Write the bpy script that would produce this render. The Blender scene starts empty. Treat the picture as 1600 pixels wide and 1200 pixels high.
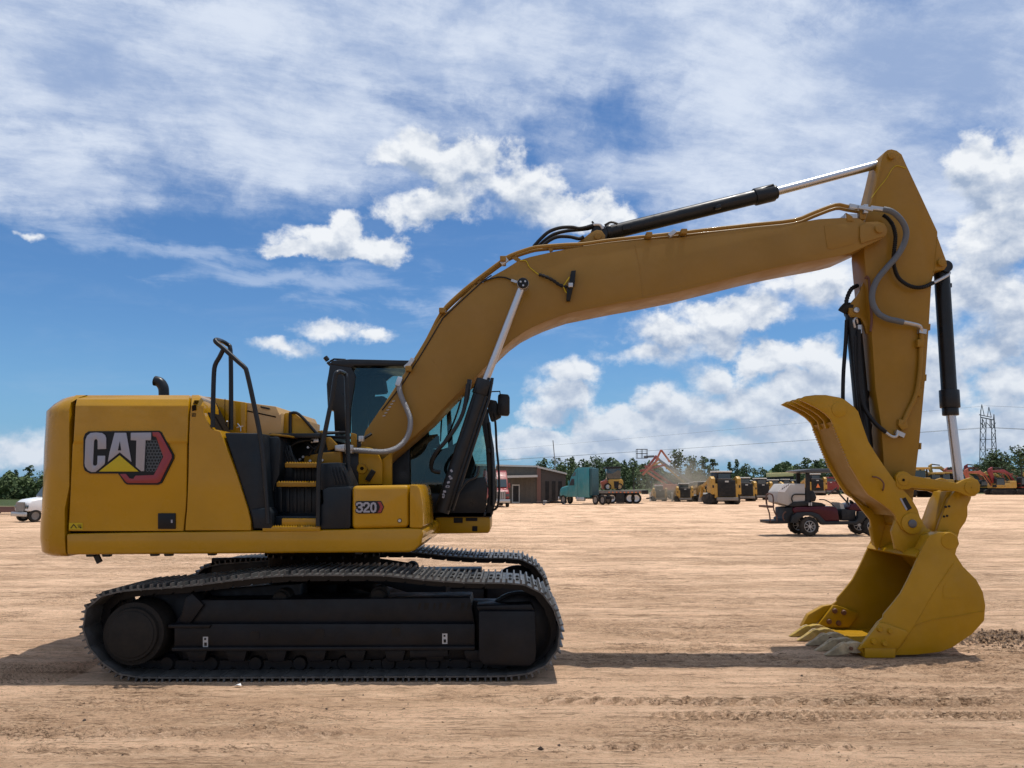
import bpy, bmesh, math, random
import numpy as np
from mathutils import Vector, Matrix
C = bpy.context.scene
COL = C.collection
PI = math.pi
R = math.radians
random.seed(7)

# ------------------------------------------------------------------ camera
TH = math.atan(155/1200)          # pitch of the lens
CY, CH = -8.94, 1.808             # where the photographer stood
cam_d = bpy.data.cameras.new('camera')
cam = bpy.data.objects.new('camera', cam_d)
COL.objects.link(cam)
cam_d.sensor_width = 36; cam_d.lens = 27
cam_d.clip_start = 0.1; cam_d.clip_end = 12000
cam.location = (0, CY, CH)
cam.rotation_euler = (PI/2+TH, 0, 0)
C.camera = cam

def ray(px, py):
    dx = (px-800)/1200; dy = (600-py)/1200
    return (dx, math.cos(TH)-dy*math.sin(TH), math.sin(TH)+dy*math.cos(TH))
def P(px, py, Y):                 # point of the world at depth Y that a measurement of the photograph gives
    d = ray(px, py); t = (Y-CY)/d[1]
    return Vector((d[0]*t, Y, CH+d[2]*t))
def G(px, py):                    # point of the ground
    d = ray(px, py); t = -CH/d[2]
    return Vector((d[0]*t, CY+d[1]*t, 0))
def GX(px, Yd):                   # ground point at distance Yd from the camera under column px
    return Vector(((px-800)/1200*Yd*math.cos(TH), CY+Yd, 0))

# ------------------------------------------------------------------ node helper
class NT:
    def __init__(s, tree): s.t = tree; s.n = tree.nodes; s.l = tree.links
    def new(s, typ, **kw):
        n = s.n.new(typ)
        for k, v in kw.items(): setattr(n, k, v)
        return n
    def put(s, sock, v):
        if v is None: return
        if isinstance(v, bpy.types.NodeSocket): s.l.new(v, sock)
        else: sock.default_value = v
    def math(s, op, a, b=None, c=None, clamp=False):
        n = s.new('ShaderNodeMath', operation=op); n.use_clamp = clamp
        s.put(n.inputs[0], a); s.put(n.inputs[1], b); s.put(n.inputs[2], c)
        return n.outputs[0]
    def vmath(s, op, a, b=None, c=None):
        n = s.new('ShaderNodeVectorMath', operation=op)
        s.put(n.inputs[0], a); s.put(n.inputs[1], b); s.put(n.inputs[2], c)
        return n.outputs['Value'] if op in ('LENGTH', 'DOT_PRODUCT') else n.outputs[0]
    def noise(s, vec, scale=5, detail=4, rough=.5, lac=2, dist=0, out='Fac'):
        n = s.new('ShaderNodeTexNoise')
        s.put(n.inputs['Vector'], vec); s.put(n.inputs['Scale'], scale); s.put(n.inputs['Detail'], detail)
        s.put(n.inputs['Roughness'], rough); s.put(n.inputs['Lacunarity'], lac); s.put(n.inputs['Distortion'], dist)
        return n.outputs[out]
    def ramp(s, v, a, b, lo=0.0, hi=1.0, smooth=True):
        n = s.new('ShaderNodeMapRange'); n.interpolation_type = 'SMOOTHSTEP' if smooth else 'LINEAR'
        s.put(n.inputs['Value'], v); s.put(n.inputs['From Min'], a); s.put(n.inputs['From Max'], b)
        s.put(n.inputs['To Min'], lo); s.put(n.inputs['To Max'], hi)
        return n.outputs['Result']
    def mix(s, f, a, b, blend='MIX'):
        n = s.new('ShaderNodeMix'); n.data_type = 'RGBA'; n.blend_type = blend
        s.put(n.inputs[0], f); s.put(n.inputs[6], c4(a)); s.put(n.inputs[7], c4(b))
        return n.outputs[2]
    def xyz(s, x=0., y=0., z=0.):
        n = s.new('ShaderNodeCombineXYZ'); s.put(n.inputs[0], x); s.put(n.inputs[1], y); s.put(n.inputs[2], z)
        return n.outputs[0]
def c4(c):
    if isinstance(c, (tuple, list)) and len(c) == 3: return (*c, 1)
    return c

# ------------------------------------------------------------------ sky and sun
SUN_EL, SUN_AZ = R(77.5), math.atan2(0.17, 0.13)      # azimuth from +Y towards +X
sun_dir = Vector((math.sin(SUN_AZ)*math.cos(SUN_EL), math.cos(SUN_AZ)*math.cos(SUN_EL), math.sin(SUN_EL)))
W = bpy.data.worlds.new('World'); C.world = W; W.use_nodes = True
def build_sky():
    T = NT(W.node_tree); T.n.clear()
    out = T.new('ShaderNodeOutputWorld'); bg = T.new('ShaderNodeBackground')
    T.l.new(bg.outputs[0], out.inputs[0])
    sky = T.new('ShaderNodeTexSky', sky_type='NISHITA'); sky.sun_disc = False
    sky.sun_elevation = SUN_EL; sky.sun_rotation = SUN_AZ
    sky.air_density = 1.0; sky.dust_density = .6; sky.ozone_density = 1.2
    D = T.new('ShaderNodeNewGeometry').outputs['Incoming']
    D = T.vmath('SCALE', D); D.node.inputs['Scale'].default_value = -1.0
    D = T.new('ShaderNodeTexCoord').outputs['Generated']
    sp = T.new('ShaderNodeSeparateXYZ'); T.put(sp.inputs[0], D)
    x, y, z = sp.outputs
    az = T.math('ARCTAN2', x, y); el = T.math('ARCSINE', z)
    UV = T.xyz(az, el, 0.)
    def polar(px, py):
        d = Vector(ray(px, py)).normalized()
        return math.atan2(d.x, d.y), math.asin(d.z)
    def blobs(uv, lst):
        acc = None
        for cx, cy, rx, ry in lst:
            u, v = polar(cx, cy)
            a = abs(polar(cx+rx, cy)[0]-polar(cx-rx, cy)[0])/2
            b = abs(polar(cx, cy+ry)[1]-polar(cx, cy-ry)[1])/2
            q = T.vmath('MULTIPLY_ADD', uv, (1/a, 1/b, 0), (-u/a, -v/b, 0))
            q = T.vmath('LENGTH', q)
            if acc is None: acc = q
            else:
                acc = T.math('SMOOTH_MIN', acc, q, .22)
        return T.math('SUBTRACT', 1.0, acc)
    # --- cumulus
    cu = [(530,378,88,24),(536,352,34,26),(600,384,38,26),(455,386,34,14),
          (720,246,100,42),(655,216,34,24),(790,290,95,48),(690,322,80,34),(870,325,95,34),(620,240,36,22),(930,340,60,22),
          (520,521,60,17),(432,547,55,13),(570,532,36,12),
          (1060,530,110,36),(1140,492,90,34),(1195,492,44,28),(1000,560,70,20),(890,585,52,20),
          (880,618,55,28),(850,648,40,22),(960,660,95,30),(1100,600,42,34),(1150,640,120,40),(1200,560,55,36),(1235,610,60,40),(1025,618,14,16),
          (1525,262,60,48),(1570,350,75,80),(1600,250,60,50),(1530,455,130,55),(1290,440,80,36),(1400,500,80,30),
          (1310,600,60,40),(1470,590,60,50),(1580,600,80,50),(45,371,20,7),
          (40,705,90,26),(840,690,90,26),(1100,700,280,36),(1450,690,240,50),(1280,560,50,30),(1330,650,90,50),(1010,690,160,30),(1590,480,70,80),(1450,640,60,40),(1230,670,180,50),(930,700,120,36),(1540,560,90,50),(1060,640,70,44)]
    wv = T.noise(UV, 7.0, 6, .62, out='Color')
    wv = T.vmath('SUBTRACT', wv, (.5, .5, .5))
    uvw = T.vmath('MULTIPLY_ADD', wv, (.10, .075, 0), UV)
    st = T.vmath('MULTIPLY_ADD', wv, (.03, .03, 0), T.vmath('MULTIPLY', UV, (1, 1.25, 1)))
    n1 = T.noise(st, 17.0, 10, .60)
    up = T.vmath('ADD', st, (.002, .016, 0))
    n2 = T.noise(up, 17.0, 5, .55)
    nl = T.noise(st, 17.0, 4, .55)
    # cumulus fields away from the view
    side = T.ramp(T.math('ABSOLUTE', az), .72, .95)
    low = T.ramp(el, .75, .25)
    gen = T.math('MULTIPLY', T.math('SUBTRACT', T.noise(st, 4.0, 3, .5), .47), 6.0)
    gen = T.math('SUBTRACT', T.math('MULTIPLY', T.math('MINIMUM', gen, .8), side), T.math('MULTIPLY', T.math('SUBTRACT', 1.0, T.math('MULTIPLY', side, low)), 2.0))
    b1 = T.math('MAXIMUM', blobs(uvw, cu), gen)
    uvu = T.vmath('ADD', uvw, (.004, .026, 0))
    b2 = T.math('MAXIMUM', blobs(uvu, cu), gen)
    d1 = T.math('ADD', b1, T.math('MULTIPLY', T.math('SUBTRACT', n1, .5), 2.1))
    d2 = T.math('ADD', b2, T.math('MULTIPLY', T.math('SUBTRACT', n2, .5), 1.7))
    soft = T.ramp(T.noise(UV, 5.0, 2, .5), .40, .62, .42, 1.0)
    d1 = T.math('ADD', d1, .17); d2 = T.math('ADD', d2, .12)
    dens = T.ramp(d1, -.06, soft)
    # underlying sides of the heaps are greyer where there is more cloud sunward
    lit = T.ramp(d2, -.1, 1.15, 1.0, 0.0)
    det = T.math('ADD', T.math('MULTIPLY', T.math('SUBTRACT', nl, n2), 2.6), T.math('MULTIPLY', T.math('SUBTRACT', n1, nl), 1.1))
    br = T.math('ADD', T.math('MULTIPLY', lit, .72), det)
    br = T.math('ADD', br, .16, clamp=True)
    cuc = T.mix(br, (.36, .45, .61), (.88, .91, .95))
    # --- high thin veil
    q = T.math('ADD', z, .12)
    pl = T.xyz(T.math('DIVIDE', x, q), T.math('DIVIDE', y, q), 0.)
    pw = T.vmath('MULTIPLY_ADD', T.vmath('SUBTRACT', T.noise(pl, .9, 3, .5, out='Color'), (.5, .5, .5)), (.45, .45, 0), pl)
    rot = T.new('ShaderNodeVectorRotate'); rot.rotation_type = 'Z_AXIS'; rot.inputs['Angle'].default_value = R(-24)
    T.put(rot.inputs['Vector'], pw)
    ve = T.noise(T.vmath('MULTIPLY', rot.outputs[0], (.9, 1.35, 1)), 1.6, 11, .66)
    vg = T.noise(T.vmath('MULTIPLY_ADD', wv, (.1, .06, 0), T.vmath('MULTIPLY', UV, (1, 1.5, 1))), 4.5, 10, .64)
    vf = T.noise(T.vmath('MULTIPLY', UV, (1.4, 5.0, 1)), 6.0, 8, .62, dist=.5)
    veil = [(150,90,460,200),(0,250,260,80),(420,170,360,130),(700,50,460,150),(980,40,330,90),(1330,120,380,160),(1560,60,330,180),
            (1150,250,260,60),(1340,300,240,150),(480,250,170,50)]
    thin = [(300,390,260,22),(470,440,250,26),(640,480,160,20),(760,470,150,60),(1000,460,120,40)]
    wide = T.vmath('MULTIPLY_ADD', wv, (.16, .10, 0), UV)
    vb = blobs(wide, veil)
    gv = T.math('MULTIPLY', T.math('MAXIMUM', T.ramp(el, .62, .80), side), T.ramp(el, .12, .45))
    vb = T.math('MAXIMUM', vb, T.math('SUBTRACT', T.math('MULTIPLY', gv, 1.4), 1.0))
    vs_ = T.noise(T.vmath('MULTIPLY', rot.outputs[0], (.9, 1.8, 1)), 2.0, 11, .68)
    vn_ = T.math('ADD', T.math('MULTIPLY', T.math('SUBTRACT', ve, .5), .8), T.math('MULTIPLY', T.math('SUBTRACT', vs_, .5), .5))
    vn_ = T.math('ADD', vn_, T.math('MULTIPLY', T.math('SUBTRACT', vg, .5), 1.5))
    vd = T.ramp(T.math('ADD', vb, vn_), -.34, .48)
    tb = T.math('ADD', blobs(wide, thin), T.math('MULTIPLY', T.math('SUBTRACT', vf, .5), 3.4))
    td = T.ramp(tb, -.1, 1.1, 0., .5)
    base = T.ramp(vf, .45, .75, 0., .08)
    # white towards the horizon
    hz = T.ramp(el, .22, -.03)
    vcol = T.mix(T.ramp(T.math('ADD', T.math('MULTIPLY', vg, .5), T.math('MULTIPLY', vs_, .5)), .38, .62), (.33, .44, .67), (.74, .81, .93))
    nish = T.vmath('SCALE', sky.outputs[0]); nish.node.inputs['Scale'].default_value = .105
    blue = T.mix(1.0, nish, (.47, .75, 1.04), 'MULTIPLY')
    blue = T.mix(T.math('MULTIPLY', hz, .62), blue, (.22, .46, .76))
    col = T.mix(base, blue, (.50, .60, .78))
    col = T.mix(td, col, (.58, .68, .86))
    col = T.mix(T.math('MULTIPLY', vd, .93), col, vcol)
    cuc = T.mix(T.math('MULTIPLY', T.ramp(el, .22, .0), .5), cuc, (.50, .60, .74))
    col = T.mix(dens, col, cuc)
    # strength 0.1 as for the bare sky: colours above are divided by it
    col = T.vmath('SCALE', col); col.node.inputs['Scale'].default_value = 10.0
    T.l.new(col, bg.inputs['Color']); bg.inputs['Strength'].default_value = .1
build_sky()
W.cycles.sampling_method = 'MANUAL'; W.cycles.sample_map_resolution = 512

sd = bpy.data.lights.new('sun', 'SUN'); sun = bpy.data.objects.new('sun', sd); COL.objects.link(sun)
sd.energy = 4.2; sd.angle = R(.53); sd.color = (1.0, .95, .88)
sun.rotation_euler = sun_dir.to_track_quat('Z', 'Y').to_euler()
sun.location = (0, 0, 50)
C.view_settings.view_transform = 'Standard'; C.view_settings.look = 'None'
C.view_settings.gamma = 1; C.view_settings.use_curve_mapping = False
C.view_settings.exposure = 0.0

# ------------------------------------------------------------------ materials
MATS = {}
def mat(name, col, rough=.5, metal=0., coat=0., var=.0, vscale=3., bump=0., bscale=60., dust=0., dustz=0., trans=0., spec=.5, emit=None):
    m = bpy.data.materials.new(name); m.use_nodes = True
    T = NT(m.node_tree); b = m.node_tree.nodes['Principled BSDF']
    tc = T.new('ShaderNodeTexCoord').outputs['Object']
    base = c4(col)
    if var:
        n = T.noise(tc, vscale, 6, .6)
        f = T.ramp(n, .3, .7)
        base = T.mix(f, tuple(v*(1-var) for v in col), tuple(min(1, v*(1+var)) for v in col))
        rr = T.ramp(T.noise(tc, vscale*2.3, 5, .6), .3, .7, max(.02, rough-.08), min(1, rough+.12))
        T.put(b.inputs['Roughness'], rr)
    else: b.inputs['Roughness'].default_value = rough
    if dust:
        n = T.noise(tc, 2.2, 8, .68)
        n3 = T.noise(tc, 22., 5, .6)
        f = T.ramp(T.math('ADD', n, T.math('MULTIPLY', n3, .35)), .55, .95, 0., dust)
        base = T.mix(f, base, (.42, .32, .22))
    T.put(b.inputs['Base Color'], base)
    b.inputs['Metallic'].default_value = metal
    b.inputs['Coat Weight'].default_value = coat; b.inputs['Coat Roughness'].default_value = .06
    b.inputs['Specular IOR Level'].default_value = spec
    if trans: b.inputs['Transmission Weight'].default_value = trans; b.inputs['IOR'].default_value = 1.02
    if bump:
        bn = T.new('ShaderNodeBump'); bn.inputs['Strength'].default_value = bump; bn.inputs['Distance'].default_value = .02
        T.put(bn.inputs['Height'], T.noise(tc, bscale, 4, .6)); T.l.new(bn.outputs[0], b.inputs['Normal'])
    MATS[name] = m
    return m
yel   = mat('gloss_yellow_paint', (.355, .182, .0012), .30, coat=.55, spec=.10, var=.07, vscale=1.2, dust=.03, bump=.02, bscale=2.5)
yel2  = mat('bucket_yellow_paint', (.345, .182, .003), .40, coat=.10, spec=.2, var=.08, vscale=2.5, dust=.05, bump=.02, bscale=3)
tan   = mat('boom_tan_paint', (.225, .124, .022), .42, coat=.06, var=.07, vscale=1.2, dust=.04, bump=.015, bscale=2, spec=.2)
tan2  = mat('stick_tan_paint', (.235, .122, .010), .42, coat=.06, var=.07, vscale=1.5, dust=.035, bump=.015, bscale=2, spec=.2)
blk   = mat('black_painted_steel', (.006, .008, .011), .35, coat=.0, var=.2, vscale=4, dust=.012, spec=.30)
plas  = mat('dark_blue_black_plastic', (.005, .009, .014), .40, var=.15, vscale=3, dust=.012, spec=.25)
trk   = mat('worn_track_steel', (.085, .088, .090), .42, metal=.35, var=.35, vscale=6, dust=.10, bump=.1, bscale=40, spec=.4)
und   = mat('black_undercarriage_paint', (.0048, .0056, .008), .42, var=.3, vscale=4, dust=.012, spec=.22)
hubm  = mat('dusty_grey_hub', (.013, .012, .011), .7, var=.1, dust=.02, spec=.2)
chrome= mat('chrome_rod', (.46, .47, .50), .34, metal=1.)
steel = mat('zinc_fitting', (.40, .40, .41), .35, metal=.8)
hose  = mat('black_rubber_hose', (.006, .006, .007), .5, spec=.25)
greyh = mat('grey_sleeved_hose', (.09, .10, .115), .45, bump=.3, bscale=120, spec=.3)
braid = mat('braided_grey_hose', (.20, .20, .21), .4, metal=.3, bump=.6, bscale=150)
white = mat('white_paint', (.36, .36, .36), .5, var=.1)
red   = mat('dark_red_badge', (.20, .008, .012), .35, coat=.2)
silver= mat('brushed_silver_letter', (.27, .27, .31), .4, metal=.2, spec=.3)
badge = mat('black_badge', (.004, .005, .007), .35, spec=.25)
seam  = mat('dark_gap', (.010, .006, .003), .8, spec=.1)
glass = bpy.data.materials.new('green_tinted_glass'); glass.use_nodes = True
T = NT(glass.node_tree); T.n.clear()
_o = T.new('ShaderNodeOutputMaterial'); _t = T.new('ShaderNodeBsdfTransparent'); _t.inputs[0].default_value = (.74, .83, .80, 1)
_g = T.new('ShaderNodeBsdfGlossy'); _g.inputs['Roughness'].default_value = .03; _g.inputs['Color'].default_value = (.9, .95, .95, 1)
_f = T.new('ShaderNodeFresnel'); _f.inputs[0].default_value = 1.5; _m = T.new('ShaderNodeMixShader')
T.l.new(_f.outputs[0], _m.inputs[0]); T.l.new(_t.outputs[0], _m.inputs[1]); T.l.new(_g.outputs[0], _m.inputs[2]); T.l.new(_m.outputs[0], _o.inputs[0])

# ------------------------------------------------------------------ mesh helper
def frame_of(d):
    d = d.normalized(); a = Vector((0, 0, 1)) if abs(d.z) < .9 else Vector((1, 0, 0))
    u = d.cross(a).normalized(); return u, d.cross(u).normalized()
def wloc(o):
    v = Vector((0, 0, 0))
    while o is not None: v += Vector(o.location); o = o.parent
    return v
def smoothpath(pts, k=6):
    pts = [Vector(p) for p in pts]; n = len(pts); res = []
    for i in range(n-1):
        p0 = pts[max(0, i-1)]; p1 = pts[i]; p2 = pts[i+1]; p3 = pts[min(n-1, i+2)]
        for j in range(k):
            t = j/k
            res.append(.5*((2*p1)+(p2-p0)*t+(2*p0-5*p1+4*p2-p3)*t*t+(3*p1-p0-3*p2+p3)*t**3))
    res.append(pts[-1]); return res
class MB:
    def __init__(s): s.v = []; s.f = []; s.m = []; s.k = []
    def add(s, vs, fs, mi=0):
        o = len(s.v); s.k.append((o, len(s.f))); s.v += [tuple(v) for v in vs]; s.f += [tuple(i+o for i in f) for f in fs]; s.m += [mi]*len(fs); return s
    def prism(s, pts, off, mi=0):          # outline (3D points) pushed along off
        n = len(pts); off = Vector(off); a = [Vector(p) for p in pts]; b = [p+off for p in a]
        fs = [tuple(range(n)), tuple(range(2*n-1, n-1, -1))]+[(i, i+n, (i+1) % n+n, (i+1) % n) for i in range(n)]
        return s.add(a+b, fs, mi)
    def px(s, outline, Y0, Y1, mi=0, Yref=None):   # outline measured in the photo on plane Yref, pushed from Y0 to Y1
        Yr = Y0 if Yref is None else Yref
        pts = [P(x, y, Yr) for x, y in outline]
        pts = [Vector((p.x, Y0, p.z)) for p in pts]
        return s.prism(pts, (0, Y1-Y0, 0), mi)
    def box(s, c, d, rz=0, mi=0, M=None):
        c = Vector(c); h = Vector(d)/2
        vs = [Vector((x*h.x, y*h.y, z*h.z)) for x in (-1, 1) for y in (-1, 1) for z in (-1, 1)]
        if rz: q = Matrix.Rotation(rz, 3, 'Z'); vs = [q@v for v in vs]
        if M is not None: vs = [M@v for v in vs]
        return s.add([v+c for v in vs], [(0, 1, 3, 2), (4, 6, 7, 5), (0, 4, 5, 1), (2, 3, 7, 6), (0, 2, 6, 4), (1, 5, 7, 3)], mi)
    def bar(s, p0, p1, w, h=None, mi=0, up=None):
        p0 = Vector(p0); p1 = Vector(p1); h = h or w; d = (p1-p0).normalized()
        if up is None: u, v = frame_of(d)
        else: u = d.cross(Vector(up)).normalized(); v = u.cross(d).normalized()
        a = [p+u*x*w/2+v*y*h/2 for p in (p0, p1) for x, y in ((-1, -1), (1, -1), (1, 1), (-1, 1))]
        return s.add(a, [(3, 2, 1, 0), (4, 5, 6, 7)]+[(i, (i+1) % 4, (i+1) % 4+4, i+4) for i in range(4)], mi)
    def cyl(s, p0, p1, r0, r1=None, n=16, mi=0):
        p0 = Vector(p0); p1 = Vector(p1); r1 = r0 if r1 is None else r1; u, v = frame_of(p1-p0)
        vs = [p+u*math.cos(2*PI*i/n)*r+v*math.sin(2*PI*i/n)*r for p, r in ((p0, r0), (p1, r1)) for i in range(n)]
        return s.add(vs, [tuple(range(n)), tuple(range(2*n-1, n-1, -1))]+[(i, i+n, (i+1) % n+n, (i+1) % n) for i in range(n)], mi)
    def tube(s, pts, r, n=8, mi=0, smooth=0, rib=0):
        pts = smoothpath(pts, smooth) if smooth else [Vector(p) for p in pts]
        vs = []; u = None
        for i, p in enumerate(pts):
            d = (pts[min(i+1, len(pts)-1)]-pts[max(i-1, 0)]).normalized()
            if u is None: u, _ = frame_of(d)
            u = (u-d*u.dot(d)).normalized(); v = d.cross(u)
            rr = r*(1+(rib if i % 2 else -rib))
            vs += [p+(u*math.cos(2*PI*k/n)+v*math.sin(2*PI*k/n))*rr for k in range(n)]
        m = len(pts); fs = [tuple(range(n-1, -1, -1)), tuple(range((m-1)*n, m*n))]
        for i in range(m-1):
            fs += [(i*n+k, i*n+(k+1) % n, (i+1)*n+(k+1) % n, (i+1)*n+k) for k in range(n)]
        return s.add(vs, fs, mi)
    def lathe(s, c, axis, prof, n=24, mi=0, cap=True):       # prof: (distance along axis, radius)
        c = Vector(c); axis = Vector(axis).normalized(); u, v = frame_of(axis); vs = []
        for h, r in prof: vs += [c+axis*h+(u*math.cos(2*PI*k/n)+v*math.sin(2*PI*k/n))*max(r, 1e-4) for k in range(n)]
        m = len(prof); fs = [tuple(range(n-1, -1, -1)), tuple(range((m-1)*n, m*n))] if cap else []
        for i in range(m-1): fs += [(i*n+k, i*n+(k+1) % n, (i+1)*n+(k+1) % n, (i+1)*n+k) for k in range(n)]
        return s.add(vs, fs, mi)
    def grid(s, rows, closed=False, mi=0):         # rows of equal-length point lists
        n = len(rows[0]); vs = [p for r in rows for p in r]; fs = []
        for i in range(len(rows)-1):
            for k in range(n if closed else n-1):
                fs.append((i*n+k, i*n+(k+1) % n, (i+1)*n+(k+1) % n, (i+1)*n+k))
        return s.add(vs, fs, mi)
    def each(s, name, mats, parent=None, **kw):     # every piece an object of its own
        first = None
        for i, (v0, f0) in enumerate(s.k):
            v1, f1 = s.k[i+1] if i+1 < len(s.k) else (len(s.v), len(s.f))
            m = MB(); m.add(s.v[v0:v1], [tuple(j-v0 for j in f) for f in s.f[f0:f1]])
            mm = mats[s.m[f0]] if isinstance(mats, (list, tuple)) else mats
            o = m.build(name, mm, parent, **kw); first = first or o
        return first
    def build(s, name, mats, parent=None, bevel=0., seg=2, smooth=True, ang=35, **props):
        me = bpy.data.meshes.new(name); me.from_pydata(s.v, [], s.f)
        mats = mats if isinstance(mats, (list, tuple)) else [mats]
        for m in mats: me.materials.append(m)
        if len(mats) > 1: me.polygons.foreach_set('material_index', s.m)
        bm = bmesh.new(); bm.from_mesh(me)
        bmesh.ops.recalc_face_normals(bm, faces=bm.faces)
        if bevel:
            es = [e for e in bm.edges if len(e.link_faces) == 2 and e.calc_face_angle(0) > R(28)]
            bmesh.ops.bevel(bm, geom=es, offset=bevel, segments=seg, affect='EDGES', profile=.5, clamp_overlap=True)
        bm.to_mesh(me); bm.free()
        if smooth:
            me.polygons.foreach_set('use_smooth', [True]*len(me.polygons)); me.set_sharp_from_angle(angle=R(ang))
        o = bpy.data.objects.new(name, me); return link(o, parent, **props)
def link(o, parent=None, **props):
    COL.objects.link(o)
    if parent is not None: o.parent = parent; o.location = -wloc(parent)
    for k, v in props.items(): o[k] = v
    return o
def thing(name, loc, label, cat, group=None, rz=0):
    o = bpy.data.objects.new(name, None); COL.objects.link(o); o.location = loc; o.rotation_euler.z = rz
    o.empty_display_size = .3; o['label'] = label; o['category'] = cat
    if group: o['group'] = group
    return o
def copy_tree(o, parent=None):
    c = o.copy(); COL.objects.link(c)
    if parent is not None: c.parent = parent
    for ch in list(o.children): copy_tree(ch, c)
    return c
def place(proto, loc, rz, label, sc=1., swap=None, mirror=False):     # a copy of a thing with its own label
    c = copy_tree(proto); c.location = loc; c.rotation_euler.z = rz; c['label'] = label
    c.scale = (sc, sc, sc)
    if swap:
        for k in list(c.children)+[g for k in c.children for g in k.children]:
            for i, sl in enumerate(k.material_slots):
                ms = sl.material
                if ms in swap: sl.link = 'OBJECT'; sl.material = swap[ms]
    return c
# ------------------------------------------------------------------ ground
def vn(x, y, seed):
    xi = np.floor(x).astype(np.int64); yi = np.floor(y).astype(np.int64); xf = x-xi; yf = y-yi
    def h(a, b):
        n = (a*374761393+b*668265263+seed*974634777) & 0xffffffff
        n = ((n ^ (n >> 13))*1274126177) & 0xffffffff
        return ((n ^ (n >> 16)) & 0xffff)/65535.
    u = xf*xf*(3-2*xf); v = yf*yf*(3-2*yf)
    return (h(xi, yi)*(1-u)+h(xi+1, yi)*u)*(1-v)+(h(xi, yi+1)*(1-u)+h(xi+1, yi+1)*u)*v
def fbm(x, y, seed, o=4):
    s = 0; a = 1.; t = 0
    for i in range(o): s = s+a*vn(x*2**i, y*2**i, seed+i*17); t += a; a *= .5
    return s/t-.5
def sst(a, b, x): t = np.clip((x-a)/(b-a), 0, 1); return t*t*(3-2*t)
def build_ground():
    def axis(inner, step, growth, far):
        a = list(np.arange(0, inner, step)); s = step
        while a[-1] < far: s *= growth; a.append(a[-1]+s)
        return np.array(a)
    xs = axis(7.2, .021, 1.07, 4000); xs = np.concatenate([-xs[:0:-1], xs])
    yf = axis(6.2, .0155, 1.036, 5000); yb = axis(.5, .05, 1.4, 4000)
    ys = np.concatenate([(CY+3.1)-yb[:0:-1], (CY+3.1)+yf])
    X, Y = np.meshgrid(xs, ys)
    dist = np.hypot(X, Y-CY)
    near = 1-sst(30, 60, dist)
    wob = fbm(X*.12, Y*.12, 5, 3)
    strk = fbm(X*.22+3, (Y+wob*1.6)*2.6, 11, 4)*(.4+1.3*vn(X*.5, Y*.7, 13))          # graded streaks running along the machine
    fine = fbm(X*3.1, Y*5.2, 21, 4); crumb = fbm(X*15, Y*19, 31, 3)
    rgh = sst(-.08, .22, fbm(X*.55, Y*1.5, 41, 4))       # where loose clods lie
    Hh = strk*.05+fine*(.016+.030*rgh)+crumb*(.008+.042*rgh)
    tone = strk*.9-rgh*.42*(.5+vn(X*7, Y*9, 8))+fbm(X*.9, Y*2.2, 71, 5)*.8
    def band(cy, half, x0, x1, soft=.03, drift=.0):
        yy = Y-cy-drift*X-wob*.1
        return yy, (1-sst(half-soft, half+soft, np.abs(yy)))*sst(x0, x0+.3, X)*(1-sst(x1-.3, x1, X))
    def gy(py): return G(800, py).y
    # smooth wheel path
    for py, hw, x0, x1 in ((1066, .09, -2.2, 9.), (1018, .11, -9., 9), (1159, .07, -6, .9), (950, .10, -9, 9), (905, .12, -9, 9)):
        yy, m = band(gy(py), hw, x0, x1, .04)
        Hh = Hh*(1-m*.85)-m*.014; tone = tone*(1-m*.6)+m*.28
        Hh += np.exp(-((np.abs(yy)-hw-.05)/.035)**2)*.012*sst(x0, x0+.3, X)*(1-sst(x1-.3, x1, X))*(.6+crumb*2)
    # big chevron tyre print
    yy, m = band(gy(1094), .085, .1, 4.25, .02)
    ph = ((X+np.abs(yy)*1.5+.0)/.195) % 1.
    lug = sst(.02, .12, ph)*(1-sst(.30, .5, ph))
    Hh = Hh*(1-m*.7)+m*(lug*.058-.036); tone += m*(.20-3.4*np.exp(-((ph-.08)/.055)**2)*(.4+1.2*vn(X*9, Y*9, 3))*(np.abs(yy)>.012))  # dark chevron edges: disturbed soil plus groove shade painted into the tone
    # fine twin-lug print
    yy, m = band(gy(1118), .075, 1.0, 4.4, .02, .012)
    ph = ((X+yy*.6)/.105+(yy > 0)*.5) % 1.
    lug = sst(.05, .25, ph)*(1-sst(.5, .7, ph))*sst(.006, .02, np.abs(yy))
    Hh = Hh*(1-m*.7)+m*(lug*.042-.024); tone += m*(.15-2.4*np.exp(-((ph-.1)/.12)**2)*(.3+1.2*vn(X*9, Y*9, 4)))  # lug edges darkened likewise, soil colour and painted shade together
    # near print with square lugs
    yy, m = band(gy(1166), .055, .35, 2.7, .02)
    ph = ((X-yy*1.2)/.15) % 1.
    Hh = Hh*(1-m*.6)+m*(sst(.1, .25, ph)*(1-sst(.45, .6, ph))*.042-.018); tone += m*(.15-1.3*np.exp(-((ph-.12)/.1)**2))  # darker groove edge again carries soil tone and painted shade
    yy, m = band(gy(1172), .10, -6, 0.5, .03)
    ph = ((X-yy*1.0)/.26+wob) % 1.
    Hh += m*(sst(.1, .25, ph)*(1-sst(.3, .6, ph))*.016)
    yy, m = band(gy(1143), .11, -6, -1.0, .03)
    ph = ((X-yy*1.6)/.22+wob) % 1.
    Hh += m*(sst(.1, .3, ph)*(1-sst(.35, .6, ph))*.036); tone -= m*.9*np.exp(-((ph-.12)/.12)**2)  # gouge edges toned down for loose soil and their painted shade
    yy, m = band(gy(1150), .13, 3.4, 7, .03, -.05)
    ph = ((X+yy*.7)/.15) % 1.
    Hh += m*(sst(.1, .3, ph)*(1-sst(.35, .6, ph))*.02)
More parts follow.
